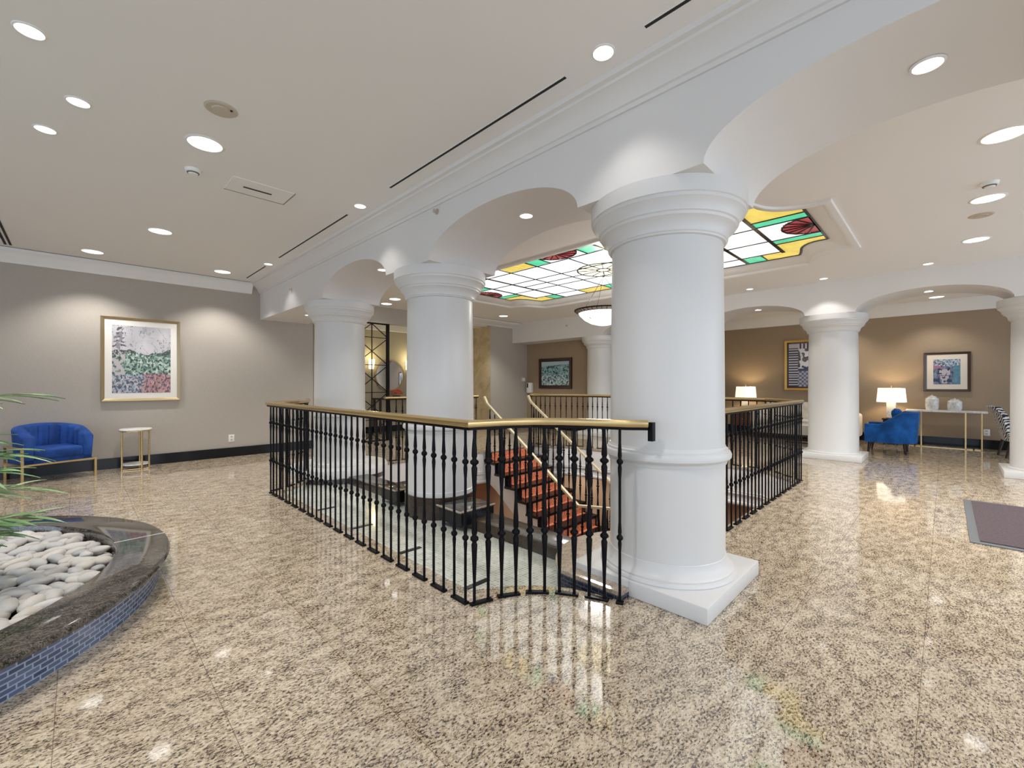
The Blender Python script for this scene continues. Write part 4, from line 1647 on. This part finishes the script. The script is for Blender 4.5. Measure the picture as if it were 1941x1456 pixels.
# ------------------------------------------------------------------ elevator lobby: screen, mirror, sconces, console, flowers
t = thing('lattice_screen', 'black metal lattice screen with crossing diagonals between the two columns', 'screen', (4.66, YW + 0.06, 0))
mb = MB()
mb.box(-0.42, -0.38, -0.02, 0.02, 0, 2.68).box(0.36, 0.42, -0.03, 0.03, 0, 2.68).box(-0.4, 0.4, -0.015, 0.015, 2.65, 2.68).box(-0.4, 0.4, -0.015, 0.015, 0, 0.03)
mb.build('frame', 'iron', t, smooth=False)
mb = MB()
mb.box(-0.009, 0.009, -0.009, 0.009, 0.0, 2.68)
zz = 2.66
while zz > 0.1:
    for s in (-1, 1):
        mb.bar((0, 0, zz), (s * 0.4, 0, zz - 0.31), 0.016)
        mb.bar((s * 0.4, 0, zz - 0.31), (0, 0, max(0.0, zz - 0.62)), 0.016)
    mb.bar((-0.4, 0, zz - 0.31), (0.4, 0, zz - 0.31), 0.016)
    zz -= 0.62
mb.build('lattice', 'iron', t, smooth=False)
t = thing('round_mirror', 'round mirror with thin dark gold rim between two glowing sconces', 'mirror', (6.03, 10.78, 1.54))
mb = MB().lathe([(0, 0), (0.40, 0)], seg=48, caps=False)
o = mb.build('glass', 'mirror', t); o.rotation_euler = (R(90), 0, 0)
o.location = (0, -0.02, 0)
mb = MB().lathe([(0.40, -0.015), (0.44, -0.015), (0.44, 0.03), (0.40, 0.03), (0.40, -0.015)], seg=48, caps=False)
o = mb.build('rim', 'frame_gold', t); o.rotation_euler = (R(90), 0, 0)
for x, lab in ((5.47, 'glowing glass wall sconce left of the round mirror'), (6.58, 'glowing glass wall sconce right of the round mirror')):
    t = thing('wall_sconce', lab, 'wall lamp', (x, 10.8, 1.82), group='glowing sconces by the round mirror')
    MB().box(-0.05, 0.05, -0.02, 0, -0.12, 0.12).build('back_plate', 'gold', t, smooth=False)
    MB().lathe([(0, -0.13), (0.05, -0.12), (0.075, 0), (0.085, 0.13), (0, 0.13)], 0, -0.09, 20, caps=False).build('lamp_shade', 'sconce', t)
    l_ = bpy.data.lights.new('sconce_bulb', 'POINT'); l_.energy = 5; l_.color = (1, 0.85, 0.45); l_.shadow_soft_size = 0.06
    o = bpy.data.objects.new('sconce_bulb', l_); COL.objects.link(o); o.location = (x, 10.55, 2.05)
t = thing('lobby_console', 'dark wooden console table standing under the round mirror', 'table', (6.1, 10.55, 0))
MB().box(-0.6, 0.6, -0.2, 0.2, 0.89, 0.93, bevel=0.004).build('table_top', 'wood_dark', t, smooth=False)
for sx in (-1, 1):
    for sy in (-1, 1):
        MB().box(sx * 0.55 - 0.025, sx * 0.55 + 0.025, sy * 0.16 - 0.025, sy * 0.16 + 0.025, 0, 0.89).build('leg', 'wood_dark', t, smooth=False)
t = thing('flower_bowl', 'bowl of orange red flowers on the dark console under the mirror', 'flowers', (6.05, 10.45, 0.93))
MB().lathe([(0, 0), (0.06, 0.0), (0.11, 0.05), (0.10, 0.06), (0, 0.04)], seg=24, caps=False).build('bowl', 'wood_dark', t)
mb = MB()
rn = random.Random(5)
for k in range(44):
    a, r_ = rn.random() * 2 * PI, 0.16 * math.sqrt(rn.random())
    c = Vector((r_ * math.cos(a), r_ * math.sin(a), 0.07 + 0.12 * (1 - (r_ / 0.17) ** 2) + rn.uniform(0, .03)))
    for p in range(6):
        th = p / 6 * 2 * PI + k
        d = Vector((math.cos(th), math.sin(th), 0.6)) * 0.045
        s = Vector((-math.sin(th), math.cos(th), 0)) * 0.014
        vs = [mb.bm.verts.new(v) for v in (c, c + d * 0.6 + s, c + d, c + d * 0.6 - s)]
        mb.bm.faces.new(vs)
mb.build('blossoms', 'flower', t, recalc=False)

# wall devices
t = thing('hand_sanitiser', 'white hand sanitiser dispenser on the tan wall at the stair head', 'dispenser', (9.70, 8.88, 1.19), R(-90))
MB().box(-0.10, 0.10, -0.12, 0, -0.16, 0.15, bevel=0.03).build('body', 'plastic_white', t)
MB().box(-0.065, -0.015, -0.124, -0.118, 0.0, 0.13).build('window', 'dark_gap', t, smooth=False)
t = thing('thermostat', 'small white thermostat box left of and above the hand sanitiser', 'thermostat', (9.52, YW, 1.44))
MB().box(-0.09, 0.09, -0.03, 0, -0.08, 0.08, bevel=0.006).build('body', 'plastic_beige', t)
MB().box(-0.055, 0.055, -0.034, -0.029, -0.045, 0.045).build('screen', 'plastic_white', t, smooth=False)


def outlet(loc, rz, label):
    t = thing('wall_outlet', label, 'outlet', loc, rz)
    MB().box(-0.045, 0.045, -0.008, 0, -0.065, 0.065, bevel=0.003).build('plate', 'plastic_white', t)
    for z in (-0.028, 0.028):
        MB().box(-0.016, 0.016, -0.010, -0.007, z - 0.014, z + 0.014).build('socket', 'plastic_beige', t, smooth=False)


outlet((1.94, YW, 0.33), 0, 'white wall outlet low on the left wall right of the side table')
outlet((XW, -0.58, 0.33), R(-90), 'white wall outlet low on the right wall beside the console table')

# door mat
t = thing('door_mat', 'brown grey carpet mat with rubber border on the right floor', 'mat', (6.1, -0.95, 0))
MB().box(-0.93, 0.93, -0.82, 0.81, 0, 0.008, bevel=0.003).build('border', 'rubber', t, smooth=False)
MB().box(-0.87, 0.87, -0.76, 0.75, 0.008, 0.014).build('carpet', 'mat_carpet', t, smooth=False)

# ------------------------------------------------------------------ pendant bowl lamp
pd = thing('pendant_lamp', 'large white glass bowl pendant lamp hanging under the skylight', 'lamp', (SX, SY, 2.25))
mb = MB()
mb.lathe([(0.0, 0.0), (0.08, 0.003), (0.20, 0.035), (0.30, 0.09), (0.375, 0.16), (0.40, 0.20)], seg=64, caps=False)
mb.build('glass_bowl', 'bowl', pd, angle=80)
mb = MB()
mb.lathe([(0.40, 0.20), (0.46, 0.235), (0.465, 0.245), (0.44, 0.245), (0.39, 0.21)], seg=64, caps=False)
mb.build('rim', 'plastic_beige', pd)
mb = MB()
mb.lathe([(0.458, 0.232), (0.470, 0.238), (0.470, 0.250), (0.458, 0.248)], seg=64, caps=False)
for k in range(36):
    a = 2 * PI * k / 36
    mb.bar((0.41 * math.cos(a), 0.41 * math.sin(a), 0.2045), (0.458 * math.cos(a), 0.458 * math.sin(a), 0.2305), 0.008, 0.005)
mb.lathe([(0.398, 0.198), (0.404, 0.200), (0.404, 0.206), (0.398, 0.204)], seg=64, caps=False)
mb.build('rim_bands', 'iron', pd)
l_ = bpy.data.lights.new('pendant_bulb', 'POINT')
l_.energy = 45
l_.color = (1, 0.97, 0.92)
l_.shadow_soft_size = 0.08
o = bpy.data.objects.new('pendant_bulb', l_)
COL.objects.link(o)
o.location = (SX, SY, 2.60)
l_ = bpy.data.lights.new('pendant_bulb', 'SPOT')
l_.energy = 330
l_.color = (1, 0.98, 0.95)
l_.spot_size = R(172)
l_.spot_blend = 0.5
l_.shadow_soft_size = 0.25
o = bpy.data.objects.new('pendant_bulb', l_)
COL.objects.link(o)
o.location = (SX, SY, 2.22)
mb = MB()
for k in range(3):
    a = 2 * PI * k / 3 + 0.9
    mb.tube((0.42 * math.cos(a), 0.42 * math.sin(a), 0.235), (0.0, 0.0, 0.80), 0.0035, 6)
mb.tube((0, 0, 0.8), (0, 0, GZ - 2.255), 0.005, 6)
mb.build('cables', 'iron', pd)
mb = MB()
for k in range(3):
    a = 2 * PI * k / 3 + 0.9
    mb.tube((0.42 * math.cos(a), 0.42 * math.sin(a), 0.255), (0.30 * math.cos(a), 0.30 * math.sin(a), 0.085), 0.007, 6)
mb.build('clips', 'iron', pd)

# ------------------------------------------------------------------ downlights
def downlight_meshes(r):
    mb = MB()
    mb.lathe([(r * 0.90, 0.004), (r * 0.93, -0.007), (r * 1.06, -0.004), (r * 1.10, 0.0)], seg=32, caps=False)
    a = mb.build('trim_ring', 'paint', None, recalc=False)
    mb = MB()
    mb.lathe([(0, -0.002), (r * 0.92, -0.002)], seg=32, caps=False)
    b = mb.build('lens', 'glow', None, recalc=False)
    ma, mb_ = a.data, b.data
    bpy.data.objects.remove(a)
    bpy.data.objects.remove(b)
    return ma, mb_


DL_BIG = downlight_meshes(0.12)
DL_SMALL = downlight_meshes(0.060)
SPOTS = {}


def downlight(loc, big, label, power, angle=110, blend=0.6, tint=WARM, group='recessed ceiling downlights'):
    t = thing('ceiling_downlight', label, 'ceiling light', loc, group=group)
    ms = DL_BIG if big else DL_SMALL
    link('trim_ring', ms[0], t)
    link('lens', ms[1], t)
    if power:
        key = (power, angle, tint)
        if key not in SPOTS:
            l_ = bpy.data.lights.new('downlight_lamp', 'SPOT')
            l_.energy = power
            l_.color = tint
            l_.spot_size = R(angle)
            l_.spot_blend = blend
            l_.shadow_soft_size = 0.05
            SPOTS[key] = l_
        o = bpy.data.objects.new('downlight_lamp', SPOTS[key])
        COL.objects.link(o)
        o.location = (loc[0], loc[1], loc[2] - 0.02)
    return t


BP, SP = 108, 42
downlight((-0.18, 3.39, HL), False, 'small downlight in the top left corner of the hall ceiling', SP)
downlight((0.00, 4.02, HL), False, 'small downlight left of the round speaker, second from the top left', SP)
downlight((-0.17, 4.62, HL), False, 'small downlight at the left edge, third down from the top', SP)
downlight((0.69, 4.03, HL), True, 'large round downlight beside the ceiling speaker', BP)
downlight((0.70, 6.72, HL), True, 'large downlight midway between the ceiling vent and the left wall', BP)
downlight((0.14, 8.42, HL), True, 'large downlight close to the left wall above the navy armchair', BP)
downlight((1.68, 8.42, HL), True, 'large downlight near the left wall beside the linear slot end', BP)
downlight((2.07, 1.35, HL), False, 'small downlight in the slot line in front of the nearest column', 14, 95, 0.6)
downlight((2.07, 4.30, HL), False, 'small downlight in the slot line near the middle column', 14, 95, 0.6)
downlight((2.07, 7.38, HL), False, 'small downlight in the slot line near the left wall', 14, 95, 0.6)
downlight((4.59, -0.29, HA), True, 'large downlight cut by the right photo edge', 180)
downlight((6.06, -0.28, HA), True, 'large right hand downlight between a smoke detector and a grey speaker', 180)
downlight((7.69, -0.26, HA), True, 'large right hand downlight, third inward from the photo edge', 180)
downlight((8.74, 2.55, HA), False, 'small downlight near the far arcade, left of three in a row', 34, 95, 0.3)
downlight((8.74, 1.43, HA), False, 'small downlight near the far arcade, in front of the column', 20, 95, 0.3)
downlight((8.74, 0.18, HA), False, 'small downlight near the far arcade, right one of three in a row', 34, 95, 0.3)
downlight((12.2, 0.13, HA), True, 'large downlight beyond the far right arch near the wall', 50)
downlight((12.2, 1.75, HA), True, 'downlight beyond the far arch, hidden behind the column', 60)
downlight((4.61, 8.02, HA), True, 'large downlight in the lobby ceiling between the two columns, upper one', 90)
downlight((4.75, 8.62, HA), True, 'large downlight in the lobby ceiling between the two columns, lower one', 60)
downlight((7.73, 8.04, HA), True, 'large downlight in the ceiling before the marble jamb', 110)
zs = 2.805
downlight((2.83, 0.06, zs), False, 'downlight in the arch soffit right of the nearest column', 14, 100)
downlight((2.83, 2.65, zs), False, 'downlight in the arch soffit between the near and middle columns', 30, 100)
downlight((2.83, 5.25, zs), False, 'downlight in the arch soffit between the middle and far columns', 30, 100)
downlight((2.83, 7.84, 2.5), False, 'downlight under the flat beam left of the farthest pool column', 8, 100)
downlight((9.5, 0.19, 2.765), False, 'downlight in the far arch soffit at the right', 10, 100)
downlight((9.5, 2.62, 2.765), False, 'downlight in the far arch soffit left of the column behind the railing', 10, 100)
# unseen lamps added to light the lower storey
for x, y, lw in ((4.4, 7.6, 'behind the pool wall'), (8.6, 2.6, 'nearest the right railing'), (8.6, 5.2, 'past the right railing, farther one'), (9.4, 7.4, 'in the far corner behind the stairs')):
    downlight((x, y, -0.62), True, 'downlight in the lower storey ceiling ' + lw, 110, 140, 0.6, WARM, 'lower storey downlights')
# warm light of the glowing lamps in the lobby niche
# ------------------------------------------------------------------ ceiling fittings
def slot(y0, y1, label, x=2.075, wd=0.022, z=HL):
    t = thing('slot_diffuser', label, 'air diffuser', (x, (y0 + y1) / 2, z), group='long black air slots in the hall ceiling')
    h = (y1 - y0) / 2
    MB().box(-wd / 2, wd / 2, -h, h, -0.003, 0.004).build('slot', 'dark_gap', t, smooth=False)
    MB().box(-wd / 2 - 0.004, -wd / 2, -h, h, -0.004, 0.003).box(wd / 2, wd / 2 + 0.004, -h, h, -0.004, 0.003).build('edge_strips', 'paint', t, smooth=False)


slot(0.35, 1.10, 'long black air slot cut by the top edge of the photo')
slot(1.62, 3.70, 'longest black air slot in the hall ceiling, midway along the beam')
slot(4.62, 6.90, 'black air slot between two small downlights, second from the left wall')
slot(7.55, 8.62, 'short black air slot ending near the left wall')
t = thing('slot_diffuser', 'double black air slot at the left photo edge by the wall', 'air diffuser', (-0.66, 7.6, HL), group='long black air slots in the hall ceiling')
MB().box(-0.035, -0.010, -1.2, 1.2, -0.004, 0.004).box(0.012, 0.035, -1.2, 1.2, -0.004, 0.004).build('slot', 'dark_gap', t, smooth=False)

t = thing('ceiling_vent', 'rectangular white ceiling access panel with a dark slot', 'vent', (1.23, 4.64, HL))
MB().box(-0.26, 0.26, -0.17, 0.17, -0.006, 0.002, bevel=0.002, seg=1).build('panel', 'ceiling', t, smooth=False)
MB().box(-0.14, 0.10, -0.012, 0.012, -0.009, -0.005).build('slot', 'dark_gap', t, smooth=False)
MB().box(-0.26, 0.26, 0.168, 0.176, -0.008, 0.0).box(0.256, 0.263, -0.17, 0.176, -0.008, 0.0).build('shadow_gap', 'grey_gap', t, smooth=False)
t = thing('ceiling_speaker', 'round beige ceiling speaker beside the large downlight', 'speaker', (0.68, 3.45, HL))
MB().lathe([(0, -0.012), (0.05, -0.012), (0.055, -0.006), (0.085, -0.008), (0.098, 0.0)], seg=32, caps=False).build('grille', 'plastic_beige', t)
MB().lathe([(0, -0.0125), (0.008, -0.0125), (0.008, -0.008)], 0.05, -0.045, 8).build('sensor', 'dark_gap', t)
t = thing('ceiling_speaker', 'small round grey speaker in the right hand ceiling between downlights', 'speaker', (6.62, -0.26, HA))
MB().lathe([(0, -0.012), (0.05, -0.012), (0.055, -0.006), (0.085, -0.008), (0.098, 0.0)], seg=32, caps=False).build('grille', 'plastic_beige', t)


def detector(loc, label):
    t = thing('smoke_detector', label, 'smoke detector', loc)
    MB().lathe([(0, -0.045), (0.03, -0.045), (0.04, -0.03), (0.055, -0.025), (0.06, 0.0)], seg=24, caps=False).build('body', 'plastic_white', t)
    MB().lathe([(0.035, -0.036), (0.042, -0.036), (0.046, -0.028), (0.036, -0.028)], seg=24, caps=False).build('grille', 'grey_gap', t)


detector((0.70, 4.59, HL), 'white smoke detector in the hall ceiling near the access panel')
detector((5.60, -0.27, HA), 'white smoke detector in the right hand ceiling above a downlight')


def sprinkler(loc, label):
    t = thing('sprinkler_head', label, 'sprinkler', loc)
    mb = MB()
    mb.tube((0.0, 0, 0), (-0.035, 0, 0), 0.009, 8)
    mb.build('nozzle', 'plastic_beige', t)
    mb = MB()
    mb.tube((-0.035, 0, 0), (-0.038, 0, 0), 0.02, 10)
    mb.tube((0, 0, 0), (-0.004, 0, 0), 0.028, 14)
    mb.build('plate', 'plastic_beige', t)


sprinkler((X1A, 3.40, 2.93), 'small sprinkler head on the white beam between two arches')
sprinkler((X1A, 7.35, 2.80), 'small sprinkler head on the white beam near the left wall')
sprinkler((X2A, 7.04, 2.83), 'small sprinkler head on the far beam beyond the pendant lamp')
